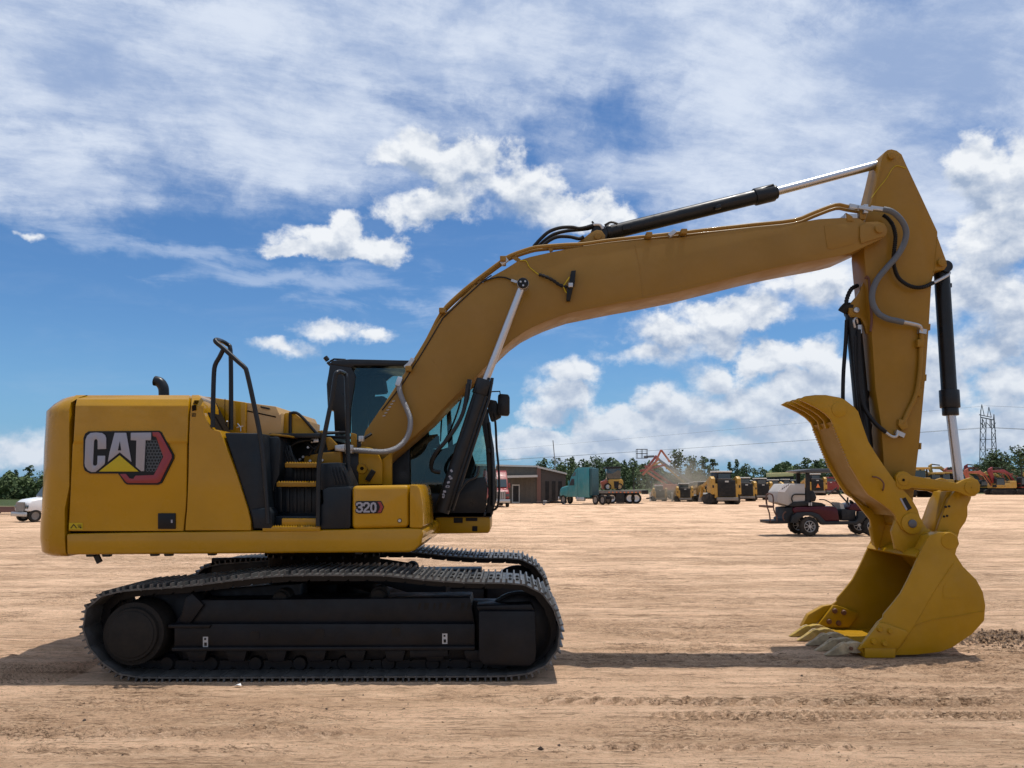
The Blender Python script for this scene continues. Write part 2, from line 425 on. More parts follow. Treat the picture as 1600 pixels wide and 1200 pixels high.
    # the machine's own shoe prints behind it
    m = sst(-1.65, -1.6, Y)*(1-sst(-.85, -.8, Y))*(1-sst(-4.25, -4.1, X))
    ph = (X/.064) % 1.
    Hh = Hh*(1-m*.6)+m*(sst(.1, .3, ph)*(1-sst(.5, .8, ph))*.020*(.5+vn(X*5, Y*3, 77)))
    # curved ruts farther out
    for k, (ax, ay, rr) in enumerate(((4, 60, 30), (-6, 75, 42), (12, 58, 38), (-20, 48, 26), (22, 52, 30), (2, 40, 22))):
        d = np.abs(np.hypot(X-ax, (Y-ay)*1.1)-rr)
        for off in (0., 1.9):
            g = np.exp(-((d-off)/.25)**2); tone += g*1.0*(.3+vn(X*.6, Y*.6, k+90)); Hh -= g*.02
    # wheel lines running across the yard
    rl = random.Random(31)
    for k in range(46):
        d_ = 8.6+66*rl.random()**1.6; wd = .035+.004*d_*rl.uniform(.5, 1.3); sl = rl.uniform(-.05, .05); a_ = rl.choice((-1, -1, 1, 1.2))*rl.uniform(.35, .9)
        yy = Y-(CY+d_)-sl*X-.5*np.sin(X*.07+k)*(.3+d_*.02)
        brk = sst(.30, .55, vn(X*.25+k*7, Y*.1, 200+k))
        g = np.exp(-(yy/wd)**2)*brk; tone += g*a_; Hh += g*(.012 if a_ > 0 else -.018)
    # flat pad under the machine and bucket
    for (x0, x1, y0, y1) in ((-4.05, .55, -1.68, 1.68), (3.0, 4.6, -.7, .7)):
        m = sst(x0-.12, x0, X)*(1-sst(x1, x1+.12, X))*sst(y0-.05, y0, Y)*(1-sst(y1, y1+.12, Y))
        Hh = Hh*(1-m)+.007*m
    # heap of dug clods behind the bucket
    b = G(1590, 1000)
    q = np.hypot((X-b.x)/.62, (Y-b.y+.05)/.42)
    m = 1-sst(.3, 1.1, q)
    Hh += m*(.035+np.abs(crumb)*.20+fine*.10); tone -= m*.55*(.7+.6*vn(X*12, Y*12, 5))
    # loose ridge
    big = 1-near
    Hh = Hh*near
    Hh += -.012
    def hf(x, y):
        i = np.clip(np.searchsorted(xs, x), 0, len(xs)-1); j = np.clip(np.searchsorted(ys, y), 0, len(ys)-1)
        return float(Hh[j, i])
    tone += big*(fbm(X*.02, Y*.12, 61, 5))*1.2
    far = sst(60, 200, dist)
    n = X.size; nx = len(xs); ny = len(ys)
    co = np.empty((n, 3), np.float32); co[:, 0] = X.ravel(); co[:, 1] = Y.ravel(); co[:, 2] = Hh.ravel()
    i = np.arange((nx-1)*(ny-1)); r = i//(nx-1); c = i % (nx-1); a = r*nx+c
    q = np.stack([a, a+1, a+nx+1, a+nx], 1).astype(np.int32)
    me = bpy.data.meshes.new('ground'); me.vertices.add(n); me.vertices.foreach_set('co', co.ravel())
    me.loops.add(q.size); me.loops.foreach_set('vertex_index', q.ravel())
    me.polygons.add(len(q)); me.polygons.foreach_set('loop_start', np.arange(0, q.size, 4, dtype=np.int32))
    me.update(calc_edges=True)
    me.polygons.foreach_set('use_smooth', np.ones(len(q), bool))
    at = me.attributes.new('tone', 'FLOAT', 'POINT'); at.data.foreach_set('value', tone.ravel().astype(np.float32))
    at = me.attributes.new('rough', 'FLOAT', 'POINT'); at.data.foreach_set('value', rgh.ravel().astype(np.float32))
    m = bpy.data.materials.new('dry_sandy_dirt'); m.use_nodes = True
    T = NT(m.node_tree); b = m.node_tree.nodes['Principled BSDF']
    tc = T.new('ShaderNodeTexCoord').outputs['Object']
    tn = T.new('ShaderNodeAttribute'); tn.attribute_name = 'tone'
    rg = T.new('ShaderNodeAttribute'); rg.attribute_name = 'rough'
    f = T.ramp(tn.outputs['Fac'], -.45, .45)
    nb = T.noise(T.vmath('MULTIPLY', tc, (.5, 1.6, 1)), 1.3, 10, .72, dist=.4)
    f = T.math('ADD', T.math('MULTIPLY', f, .6), T.math('MULTIPLY', T.ramp(nb, .3, .7), .4))
    col = T.mix(f, (.47, .293, .175), (.90, .598, .390))
    ng = T.noise(tc, 34, 8, .75)
    rf = T.math('ADD', T.math('MULTIPLY', rg.outputs['Fac'], .60), .40)
    col = T.mix(T.math('MULTIPLY', T.ramp(ng, .52, .64), rf), col, (.15, .092, .050))
    nk = T.noise(T.vmath('MULTIPLY', tc, (.5, 1.25, 1)), 11, 11, .82)
    col = T.mix(T.ramp(nk, .585, .66, 0, .62), col, (.155, .095, .052))
    col = T.mix(T.ramp(nk, .42, .34, 0, .35), col, (.72, .54, .36))
    nl = T.noise(T.vmath('MULTIPLY', tc, (.10, 1.0, 1)), 3.0, 12, .78, dist=.3)
    col = T.mix(T.ramp(nl, .56, .66, 0, .55), col, (.20, .125, .07))
    col = T.mix(T.ramp(nl, .45, .36, 0, .30), col, (.74, .55, .37))
    gx = T.noise(T.vmath('MULTIPLY', tc, (.6, 1.15, 1)), 7, 9, .97)
    col = T.mix(T.math('MULTIPLY', T.ramp(gx, .515, .60), T.math('ADD', T.math('MULTIPLY', rg.outputs['Fac'], .35), .50)), col, (.17, .105, .060))
    col = T.mix(T.ramp(gx, .48, .40, 0, .38), col, (.86, .62, .41))
    # thin scored lines left by grading and by wheels
    sc = T.noise(T.vmath('MULTIPLY', tc, (.035, 1.0, 1)), 9.0, 4, .8, dist=.15)
    ln = T.math('ABSOLUTE', T.math('SUBTRACT', sc, .5))
    br_ = T.ramp(T.noise(T.vmath('MULTIPLY', tc, (.6, 2.0, 1)), 2.0, 4, .7), .45, .58)
    col = T.mix(T.math('MULTIPLY', T.ramp(ln, .018, .004, 0, .75), br_), col, (.15, .09, .05))
    sc2 = T.math('ABSOLUTE', T.math('SUBTRACT', sc, .56))
    col = T.mix(T.ramp(sc2, .016, .004, 0, .5), col, (.90, .66, .45))
    sp = T.new('ShaderNodeSeparateXYZ'); T.put(sp.inputs[0], tc)
    # grass begins beyond the yard
    gf = T.math('ADD', sp.outputs[1], T.math('MULTIPLY', T.math('SUBTRACT', T.noise(tc, .05, 4, .6), .5), 30))
    gf = T.math('ADD', gf, T.ramp(sp.outputs[0], -20, -30, 0, 74))
    col = T.mix(T.ramp(gf, 118, 128), col, (.055, .075, .028))
    T.put(b.inputs['Base Color'], col)
    b.inputs['Roughness'].default_value = .95; b.inputs['Specular IOR Level'].default_value = .15
    bn = T.new('ShaderNodeBump'); bn.inputs['Strength'].default_value = 1.; bn.inputs['Distance'].default_value = .030
    h = T.math('ADD', T.math('MULTIPLY', T.noise(tc, 38, 6, .7), .7), T.math('MULTIPLY', gx, -1.2))
    h = T.math('SUBTRACT', h, T.math('MULTIPLY', T.ramp(ln, .018, .004), br_))
    T.put(bn.inputs['Height'], h)
    b2 = T.new('ShaderNodeBump'); b2.inputs['Strength'].default_value = .6; b2.inputs['Distance'].default_value = .16
    T.put(b2.inputs['Height'], T.noise(T.vmath('MULTIPLY', tc, (.3, 1.6, 1)), 2.0, 8, .65))
    T.l.new(bn.outputs[0], b2.inputs['Normal']); T.l.new(b2.outputs[0], b.inputs['Normal'])
    me.materials.append(m)
    o = bpy.data.objects.new('ground', me); COL.objects.link(o); o['kind'] = 'structure'
    return hf
ground_h = build_ground()
# ------------------------------------------------------------------ excavator
EX = thing('excavator', (P(505, 1000, 0).x, 0, 0), 'large yellow tracked excavator with raised boom, thumb and bucket resting on the dirt', 'excavator')
def V3(x, y, Y): return P(x, y, Y)
def pxs(lst, Y): return [P(x, y, Y) for x, y in lst]
def serr(p0, p1, n, h):
    p0 = Vector(p0); p1 = Vector(p1); d = (p1-p0); nn = Vector((-d.y, d.x)).normalized()*h; out = []
    for i in range(n):
        out += [tuple(p0+d*(i/n)), tuple(p0+d*((i+.35)/n)+nn), tuple(p0+d*((i+.7)/n)+nn)]
    return out
# ---- tracks
YT = -1.59
loop_px = [(128,985),(130,962),(138,944),(155,933),(175,927),(197,923),(240,920),(285,917),(326,912),(364,907),(400,903),(436,900),(481,899),(539,899),(590,899),(620,901),(650,905),(700,909),(740,911),(780,911),(815,913),(838,920),(856,936),(868,955),(876,978),(877,1000),(872,1020),(860,1038),(843,1050),(820,1057),(780,1060),(600,1061),(400,1062),(230,1062),(190,1058),(165,1044),(146,1026),(133,1006)]
pp = [Vector((p.x, p.z)) for p in pxs(loop_px, YT)]
zmin = min(p.y for p in pp); pp = [Vector((p.x, p.y-zmin+.026)) for p in pp]
dense = []
for i in range(len(pp)):
    p0, p1, p2, p3 = pp[i-1], pp[i], pp[(i+1) % len(pp)], pp[(i+2) % len(pp)]
    for j in range(12):
        t = j/12
        dense.append(.5*((2*p1)+(p2-p0)*t+(2*p0-5*p1+4*p2-p3)*t*t+(3*p1-p0-3*p2+p3)*t**3))
cum = [0]
for i in range(len(dense)): cum.append(cum[-1]+(dense[(i+1) % len(dense)]-dense[i]).length)
LT = cum[-1]; NS = round(LT/.19)
def on_loop(s):
    s = s % LT
    k = np.searchsorted(cum, s, side='right')-1; k = min(k, len(dense)-1)
    a = dense[k]; b = dense[(k+1) % len(dense)]
    return a+(b-a)*((s-cum[k])/max(1e-9, cum[k+1]-cum[k]))
def shoe_mesh():
    m = MB(); w = .79; p = LT/NS
    # y is across, x along, z outward; plate outer face at z=0
    m.box((0, 0, -.008), (p*.97, w, .014))
    m.prism([(p*.47, -w/2, -.02), (p*.52, -w/2, -.02), (p*.52, -w/2, -.002), (p*.47, -w/2, -.002)], (0, w, 0))
    for gx in (-.40, -.03, .33):
        x = gx*p
        m.prism([(x-.010, -w/2, -.004), (x+.010, -w/2, -.004), (x+.007, -w/2, .033), (x-.007, -w/2, .033)], (0, w, 0))
    for bx in (-.22, .15):
        for by in (-.15, -.09, .09, .15):
            m.box((bx*p, by, -.001), (.030, .034, .010), mi=1)
            m.cyl((bx*p, by, .003), (bx*p, by, .012), .011, n=6, mi=0)
    return m
def link_mesh():
    m = MB(); p = LT/NS
    for s in (-1, 1):
        y = s*.085
        m.prism([(-p*.52, y-.02, -.098), (p*.30, y-.02, -.098), (p*.50, y-.02, -.075), (p*.50, y-.02, -.035), (p*.2, y-.02, -.016), (-p*.4, y-.02, -.016), (-p*.55, y-.02, -.05)], (0, .04, 0))
    m.cyl((-p*.5, -.10, -.062), (-p*.5, .10, -.062), .021, n=8)
    return m
def build_track(side):
    root = bpy.data.objects.new('track', None); link(root, EX)
    root.location = (0, 0, 0)
    yc = side*(1.59-.395)
    sm = lm = None
    for i in range(NS):
        a = on_loop(i*LT/NS); b = on_loop((i+1)*LT/NS); c = (a+b)/2; d = (b-a).normalized()
        # the loop is measured clockwise: outward is to the left of travel
        ang = math.atan2(d.y, d.x)
        M = Matrix.Translation((c.x-EX.location.x, yc, c.y)) @ Matrix.Rotation(-ang, 4, 'Y')
        if sm is None:
            so = shoe_mesh().build('track_shoe', [trk, seam], None, smooth=False); sm = so.data
            lo = link_mesh().build('track_link', und, None, smooth=False); lm = lo.data
            objs = (so, lo)
        else:
            so = bpy.data.objects.new('track_shoe', SM); lo = bpy.data.objects.new('track_link', LM)
            COL.objects.link(so); COL.objects.link(lo); objs = (so, lo)
        for o in objs: o.parent = root; o.matrix_basis = M
        SM, LM = sm, lm
    return root
trackR = build_track(-1)
trackL = build_track(1)

# ---- track frames
def build_frame(side):
    def D(a): return side*a if side < 0 else a   # outline depths are measured on the near side
    off = 0 if side < 0 else 2.39
    before = {c.name for c in EX.children}
    Y = -1.44
    fr = MB()
    def X(outl, y0, y1, mi=0): fr.px(outl, y0, y1, mi)
    X([(272,975),(742,975),(742,1012),(272,1012)], -1.46, -.95)
    X([(285,1012),(735,1010),(735,1030),(285,1031)], -1.30, -1.27)
    X([(300,938),(735,934),(742,975),(272,975)], -1.40, -.98)
    X([(262,976),(330,976),(326,982),(262,982)], -1.475, -1.3)
    X([(268,1012),(742,1010),(742,1016),(268,1018)], -1.49, -.95)
    X([(290,934),(300,927),(318,945),(296,976),(280,972)], -1.43, -1.0)
    for x in range(290, 740, 62): X([(x,1016),(x+34,1016),(x+29,1034),(x+5,1034)], -1.42, -1.3)
    X([(640,1016),(700,1014),(700,1026),(640,1028)], -1.45, -1.2)
    X([(232,924),(330,922),(430,914),(470,912),(470,960),(232,975)], -1.10, -.84)
    X([(225,925),(300,925),(330,960),(330,1040),(225,1040)], -1.22, -.98)
    X([(735,940),(790,940),(790,1040),(735,1040)], -1.2, -.98)
    o = fr.each('track_frame', und, EX, bevel=.008)
    g = MB().px([(748,955),(836,955),(838,1020),(836,1034),(828,1041),(756,1039),(748,1030)], -1.53, -1.30).px([(744,947),(830,944),(836,955),(748,955)], -1.48, -1.2)
    g.each('idler_guard', und, o, bevel=.01)
    c = P(204, 992, -1.56)
    hub = MB().lathe(c, (0, 1, 0), [(0, .20), (.004, .210), (.012, .213), (.014, .236), (.05, .245), (.055, .285), (.30, .30)], 48)
    hub.build('final_drive', [hubm], o, ang=30)
    sp = MB()
    c2 = P(204, 992, -1.19); n = 21; pts = []
    for i in range(n):
        for f, r in ((0, .32), (.3, .38), (.5, .38), (.8, .32)):
            a = 2*PI*(i+f)/n; pts.append((c2.x+math.cos(a)*r, -1.22, c2.z+math.sin(a)*r))
    sp.prism(pts, (0, .06, 0)); sp.build('sprocket', und, o, smooth=False)
    c3 = P(812, 984, -1.19)
    idl = MB().lathe((c3.x, -1.30, c3.z), (0, 1, 0), [(0, .10), (0, .30), (.03, .345), (.07, .345), (.08, .37), (.14, .37), (.15, .345), (.20, .345), (.22, .30), (.22, .10)], 40)
    idl.build('idler', und, o)
    for x, y in ((443, 933), (594, 929)):
        c = P(x, y, -1.19)
        MB().lathe((c.x, -1.34, c.z), (0, 1, 0), [(0, .055), (.01, .068), (.08, .068), (.085, .085), (.24, .085), (.245, .06), (.26, .05)], 20).build('carrier_roller', hubm, o)
    xs = [270+i*68 for i in range(8)]
    for x in xs:
        c = P(x, 1032, -1.19)
        MB().lathe((c.x, -1.33, c.z), (0, 1, 0), [(0, .06), (.03, .075), (.05, .09), (.09, .09), (.1, .075), (.18, .075), (.19, .09), (.23, .09), (.25, .06)], 16).build('track_roller', und, o)
    for x, y in ((321, 1003), (695, 998)):
        d = MB().px([(x-4,y-8),(x+4,y-8),(x+4,y+8),(x-4,y+8)], -1.463, -1.459)
        dd = d.each('white_tie_down_decal', white, o, smooth=False)
    k = MB()
    for x, y in ((321, 1003), (695, 998)):
        k.px([(x-2,y+1),(x+2,y+1),(x+2,y+6),(x-2,y+6)], -1.4655, -1.463).px([(x-2,y-6),(x+1,y-6),(x+1,y-3),(x-2,y-3)], -1.4655, -1.463)
    k.each('decal_print', badge, o, smooth=False)
    h = MB()
    for x, y in ((398, 993), (619, 988), (500, 990)): h.px([(x-7,y-5),(x-3,y-7),(x+6,y-7),(x+7,y+4),(x+2,y+7),(x-7,y+6)], -1.464, -1.461)
    h.each('frame_hole', badge, o, smooth=False)
    if side > 0:
        for c in list(EX.children):
            if c.name not in before: c.location.y += off
    return o
fR = build_frame(-1)
fL = build_frame(1)
slots = MB()
for x, w, col in ((655,5,1),(666,8,1),(678,4,0),(688,6,1),(700,7,1),(722,6,1),(733,7,1)):
    slots.px([(x-w/2,953),(x-w/2+2,942),(x+w/2+1,942),(x+w/2-1,952)], -1.4025, -1.399)
slots.each('sunlit_slot', hubm, fR, smooth=False)  # paler plates stand in for sunlight showing through the slots
cf = MB()
a = P(505, 960, 0)
cf.px([(330,905),(700,905),(690,985),(340,985)], -.35, .35)
for sx in (-1, 1):
    for sy in (-1, 1):
        cf.bar((a.x+sx*.35, sy*.3, .62), (a.x+sx*1.0, sy*1.0, .55), .34, .28)
cf.build('car_body', und, EX, bevel=.02)
sr_ = MB().cyl((a.x, 0, .74), (a.x, 0, 1.14), .62, n=48).build('slew_ring', seam, EX)
bl = MB()
for k in range(30): bl.cyl((a.x+math.cos(k*PI/15)*.58, math.sin(k*PI/15)*.58, 1.02), (a.x+math.cos(k*PI/15)*.66, math.sin(k*PI/15)*.66, 1.02), .018, n=6)
bl.each('ring_bolt', und, sr_, smooth=False)
MB().px([(330,872),(560,868),(640,880),(640,905),(330,905)], .86, .92, Yref=.86).build('guard_plate', und, EX, bevel=.01)

# ---- upper structure
YB = -1.33
body = MB()
body.px([(103,834),(655,825),(661,829),(661,836),(656,852),(648,860),(640,863),(104,867)], YB, 1.30)
xr = P(661, 840, YB)
o_ = body.build('side_skirt', yel, EX, bevel=.03, seg=3)
MB().px([(640,829),(659.5,829),(659.5,848),(640,861)], YB+.02, 1.25).build('front_skirt', yel, EX)
sh = MB()
for x, y in ((140,868),(165,868),(240,867),(262,867),(330,866),(560,864)): sh.px([(x-7,y-4),(x+7,y-4),(x+5,y+2),(x-5,y+2)], YB+.1, YB+.16)
sh.bar(P(148,862,-1.1), P(156,879,-1.1), .03, .05)
sh.each('under_bolt', blk, EX)
deck = MB().px([(120,836),(655,830),(655,850),(120,855)], YB+.05, 1.2); deck.build('revolving_frame', und, EX)
# counterweight: a loft of rounded plan outlines
def counterweight():
    prof = [(868,70,.10),(862,65.5,.03),(840,64.5,0),(815,65.5,0),(795,67.5,0),(760,69,0),(700,71,0),(660,73.5,0),(642,74.5,0),(631,83,.05),(622,92,.13),(617.5,100,.20)]
    rows = []
    for y, xl, ins in prof:
        z = P(90, y, -1.2).z
        xb = P(xl, y, -.95).x+.074
        yn = YB+ins*.6; xs = P(108 if y < 780 else 101, y, YB).x
        pts = [(xs, yn, z)]
        rc = .34
        # corner arc then a gently bowed back, mirrored
        half = []
        x0 = xb-.03
        for k in range(7):
            t = k/6*PI/2*.93
            half.append((x0+rc-rc*math.sin(t)*1.0, yn+rc*1.25-rc*1.25*math.cos(t)))
        x1, y1 = half[-1]
        for k in range(1, 5):
            t = k/4; half.append((x1-.10*math.sin(t*PI/2), y1*(1-t)))
        pts += [(x, y_, z) for x, y_ in half]
        pts += [(x, -y_, z) for x, y_ in half[::-1][1:]]
        pts += [(xs, -yn, z)]
        rows.append(pts)
    m = MB().grid(rows, closed=True)
    n = len(rows[0]); b = len(m.v)
    m.f += [tuple(range(n)), tuple(range(b-n, b))]; m.m += [0, 0]
    return m
counterweight().build('counterweight', yel, EX, ang=50)
def ruled(name, rows, th, m, parent, bevel=.008, **kw):   # rows: (xl, xr, y, Y)
    a = [[P(xl, y, Yd), P(xr, y, Yd)] for xl, xr, y, Yd in rows]
    pts = [r[0] for r in a]+[r[1] for r in a[::-1]]
    mb = MB()
    n = len(a); f = [v for r in a for v in r]; bk = [Vector((v.x, YB+th, v.z)) for v in f]
    vs = f+bk; N = len(f); fs = []
    for i in range(n-1):
        fs.append((2*i, 2*i+1, 2*i+3, 2*i+2)); fs.append((N+2*i, N+2*i+2, N+2*i+3, N+2*i+1))
        fs.append((2*i, 2*i+2, N+2*i+2, N+2*i)); fs.append((2*i+1, N+2*i+1, N+2*i+3, 2*i+3))
    fs.append((0, N, N+1, 1)); e = 2*(n-1); fs.append((e, e+1, N+e+1, N+e))
    mb.add(vs, fs); return mb.build(name, m, parent, bevel=bevel, ang=20, **kw)
door = ruled('pump_door', [(121.5,295.5,617.3,YB+.14),(119.5,295,624,YB+.05),(117.5,294.5,634,YB),(114.5,292.5,690,YB-.01),(113,292,694,YB+.004),(109.8,291,772,YB-.004),(108.5,290.5,792,YB+.022),(106.5,286.5,830,YB+.022)], .5, yel, EX)
fp = ruled('front_side_panel', [(299,311,617,YB+.14),(298.6,317,624,YB+.06),(298,318,634,YB),(297,318.5,645,YB),(296,325,660,YB),(295.8,331,670,YB),(295.5,344,673.5,YB),(295,349,685,YB),(294,371,745,YB),(292,387,795,YB),(290,392,815,YB),(289,392,829,YB)], .4, yel, EX)
# dark bay behind the panels so the gaps read as gaps
MB().px([(104,624),(315,624),(340,676),(385,800),(388,832),(104,836)], YB+.10, YB+.5).build('engine_bay', seam, EX)
v = MB()
for k in range(4): v.px([(301,624.8+k*1.8),(308,624.8+k*1.8),(308,625.4+k*1.8),(301,625.4+k*1.8)], YB+.035-k*.01, YB+.05, Yref=YB)
for k in range(4): v.px([(299.5,645.5+k*1.6),(306,645.5+k*1.6),(306,646.3+k*1.6),(299.5,646.3+k*1.6)], YB-.003, YB+.02)
v.px([(300,633.5),(306,632.5),(306,641),(300,642)], YB-.01, YB+.02)
v.build('louvre', seam, EX, smooth=False)
lt = MB().px([(246.5,802),(274,802),(274,826.5),(246.5,826.5)], YB+.010, YB+.03)
lt.build('door_latch', badge, door, bevel=.004)
MB().px([(267,812),(269.5,812),(269.5,817),(267,817)], YB+.006, YB+.0099).build('key_plate', silver, door)
warn = mat('bright_yellow_decal', (.42, .31, .012), .4, spec=.2)
MB().px([(107.8,817),(129,817),(129,827.5),(107.8,827.5)], YB+.017, YB+.0215).build('warning_decal', warn, door, smooth=False)
wp = MB()
wp.px([(109.5,825.5),(115,818.5),(120.5,825.5),(118.8,825.5),(115,820.5),(111.2,825.5)], YB+.0145, YB+.0168)
wp.px([(121,820),(127,820),(127,821),(121,821)], YB+.0145, YB+.0168).px([(122,822.5),(127,822.5),(127,825.5),(125,825.5),(125,824),(122,824)], YB+.0145, YB+.0168)
wp.each('warning_print', badge, door, smooth=False)
# ---- badge
def zl(pts): return [(120+x/9.41, 660+y/9.41) for x, y in pts]
Yb = YB-.012
bd = MB().px(zl([(170,130),(1210,122),(1250,150),(1425,480),(1425,530),(1250,890),(1190,918),(740,915),(700,890),(605,752),(190,752),(115,710),(92,640),(95,230),(120,165)]), Yb-.004, YB+.02)
badge_o = bd.build('badge_plate', badge, door, bevel=.003, ang=20)
rd = MB().px(zl([(1110,142),(1200,142),(1225,160),(1395,480),(1395,525),(1225,870),(1180,893),(750,893),(720,875),(630,758),(720,756),(775,822),(830,830),(860,782),(1130,774),(1270,505),(1165,215),(1115,200)]), Yb-.012, Yb-.005)
rd.build('badge_ring', red, badge_o, bevel=.002)
mesh_m = mat('grey_mesh', (.075, .085, .095), .4, metal=.3)
hx = MB()
for j in range(-1, 9):
    for i in range(6):
        x = 1040+i*46+(23 if j % 2 else 0); y = 330+j*46
        inside = 1010 < x < 1265-abs(y-505)*.42 and y < 740 and y > 260
        if inside:
            ring = [(x+math.cos(PI/6+k*PI/3)*28, y+math.sin(PI/6+k*PI/3)*28) for k in range(6)]
            inn = [(x+math.cos(PI/6+k*PI/3)*20, y+math.sin(PI/6+k*PI/3)*20) for k in range(6)]
            for k in range(6):
                hx.px(zl([ring[k], ring[(k+1) % 6], inn[(k+1) % 6], inn[k]]), Yb-.0065, Yb-.0045)
hx.build('badge_mesh', mesh_m, badge_o, smooth=False)
L = MB().px(zl([(150,195),(200,155),(280,147),(370,155),(415,190),(430,230),(430,390),(305,395),(305,270),(297,252),(280,245),(262,252),(252,275),(235,610),(242,628),(262,638),(285,632),(300,612),(304,490),(415,490),(412,595),(400,620),(275,728),(220,732),(160,705),(120,650),(113,600),(125,260)]), Yb-.014, Yb-.004)
L.build('letter', silver, badge_o, bevel=.0015)
L = MB().px(zl([(555,152),(725,152),(802,582),(630,440),(455,580),(480,440)]), Yb-.014, Yb-.004)
L.build('letter', silver, badge_o, bevel=.0015)
MB().px(zl([(632,275),(603,412),(652,412)]), Yb-.0155, Yb-.0145).build('letter_hole', badge, badge_o, smooth=False)
L = MB().px(zl([(792,152),(1092,148),(1090,262),(1010,262),(988,717),(945,717),(865,650),(875,265),(792,262)]), Yb-.014, Yb-.004)
L.build('letter', silver, badge_o, bevel=.0015)
MB().px(zl([(628,485),(905,722),(325,722)]), Yb-.0145, Yb-.004).build('yellow_triangle', warn, badge_o, bevel=.001)

# ---- tool box with the model badge
tb = MB().px([(549.5,759),(640,757.5),(638.5,772),(638.5,824.5),(549,827)], YB+.0, -.35)
tool = tb.build('tool_box', yel, EX, bevel=.045, seg=4, ang=40)
n = MB()
o1 = [(641,757),(652,757.5),(656,763),(660,785),(661,800),(661,822),(659,825),(640,824.5),(640,772)]
tl = MB().px(o1, YB+.0, -.35).build('tool_box_end', yel, EX, bevel=.03, seg=3, ang=40)
MB().px([(560,770),(655,770),(655,822),(560,822)], YB+.07, -.4).build('tool_box_core', seam, EX)
def zt(pts): return [(540+x/10.667, 750+y/10.667) for x, y in pts]
num = MB().px(zt([(155,410),(170,360),(210,350),(590,350),(640,450),(600,545),(575,556),(210,562),(165,545),(158,500),(180,470)]), YB-.008, YB+.01).build('number_plate', badge, tool, bevel=.002)
MB().px(zt([(530,365),(582,365),(625,450),(590,540),(530,545),(560,500),(572,450),(560,410)]), YB-.011, YB-.0085).build('badge_ring', red, num, smooth=False)
digits = {'3': [(0,0,6,0),(6,0,8,2),(8,2,8,4),(8,4,6,5.6),(6,5.6,3.5,5.6),(6,5.6,8,7.2),(8,7.2,8,10),(8,10,6,12),(6,12,2,12),(2,12,0,10)],}
def stroke(mb, pts, w, Y0, Y1):
    for (a, b) in zip(pts[:-1], pts[1:]):
        a = Vector(a); b = Vector(b); d = (b-a).normalized(); nn = Vector((-d.y, d.x))*w/2; e = d*w*.35
        mb.px([tuple(a-e+nn), tuple(b+e+nn), tuple(b+e-nn), tuple(a-e-nn)], Y0, Y1); Y0 -= .00012
dg = {'3': [(0,2.5),(0.6,.8),(2.5,0),(5,0),(7,1.2),(7,3.8),(5.2,5.3),(3,5.6),(5.2,6),(7.2,7.5),(7.2,10),(5,11.7),(2.5,11.7),(.4,10.6),(0,9)],
      '2': [(0,3.4),(.6,1.1),(2.4,0),(5,0),(6.8,1.4),(6.9,3.6),(5.5,6),(2.2,8.8),(.4,11.6),(7.4,11.6)],
      '0': [(1.2,1),(3.4,0),(5.6,1),(6.4,3.4),(6.4,8.2),(5.6,10.8),(3.4,11.8),(1.2,10.8),(.4,8.2),(.4,3.4),(1.2,1)]}
for k, ch in enumerate('320'):
    x0 = 185+k*118; q = MB()
    stroke(q, zt([(x0+x*12.2, 385+y*12.2) for x, y in dg[ch]]), 2.9, YB-.0135, YB-.0085)
    q.build('digit', silver, num, smooth=False)
c = P(624.5, 813.5, YB)
MB().cyl((c.x, YB-.004, c.z), (c.x, YB+.01, c.z), .021, n=20).cyl((c.x, YB-.008, c.z), (c.x, YB-.004, c.z), .014, n=20, mi=1).build('lock', [badge, steel], tool)

# ---- steps, black boxes, rails
m = MB().px([(350,676),(409,677),(411,700),(419,826),(395,827),(393,812),(372,745)], YB+.02, -.75)
m.build('fuel_tank_cover', plas, EX, bevel=.02)
m = MB().px([(392,796),(419,793),(425,800),(425,826),(397,826)], YB-.01, YB+.2); m.build('tank_foot', plas, EX, bevel=.015)
m = MB().px([(410,683),(434,682),(437,690),(437,740),(430,757),(420,800),(412,800)], YB+.25, -.6); m.build('cover_box', plas, EX, bevel=.015)
m = MB().px([(434,694),(444,692),(462,727),(500,727),(500,757),(434,757)], YB+.45, -.7)
m.px([(428,757),(500,757),(500,812),(428,812)], YB+.28, -.8)
m.px([(425,806),(500,806),(500,828),(425,828)], YB+.12, -.9)
rib = m.build('step_riser', plas, EX, bevel=.01)
r2 = MB()
for k in range(6):
    x = 434+k*11.5
    r2.px([(x,762),(x+6.5,762),(x+6.5,800),(x,800)], YB+.262, YB+.3)
    if k > 1: r2.px([(x,731),(x+6.5,731),(x+6.5,753),(x,753)], YB+.432, YB+.46)
for k in range(4):
    x = 437+k*4.4
    r2.px([(x,696),(x+2.4,696),(x+11,724),(x+8,724)], YB+.43, YB+.46)
r2.each('rib', plas, rib, bevel=.004)
MB().px([(440,810),(496,810),(496,822),(440,822)], YB+.05, YB+.3).build('lower_step_box', yel, EX, bevel=.008)
for (x0, x1, y, Y0, Y1) in ((445,497,723.5,YB+.22,YB+.5), (432,494,753.5,YB+.10,YB+.36), (410,500,823,YB-.005,YB+.28)):
    st = MB().px([(x0,y),(x1,y),(x1,y+7),(x0,y+7)], Y0, Y1)
    so = st.build('step_tread', tan2 if y < 800 else yel, EX, bevel=.005)
    cl = MB(); a = P(x0, y, Y0); b = P(x1, y, Y0)
    nn = int((x1-x0)/4)
    for k in range(nn):
        for q in (0, 1):
            cl.cyl((a.x+(b.x-a.x)*(k+.5)/nn, Y0+.04+q*.12, a.z-.002), (a.x+(b.x-a.x)*(k+.5)/nn, Y0+.04+q*.12, a.z+.012), .011, .007, n=6)
    cl.build('tread_grip', yel, so, smooth=False)
m = MB().px([(499,724),(530,722.5),(545,757),(545,766),(499,766)], YB+.08, -.75)
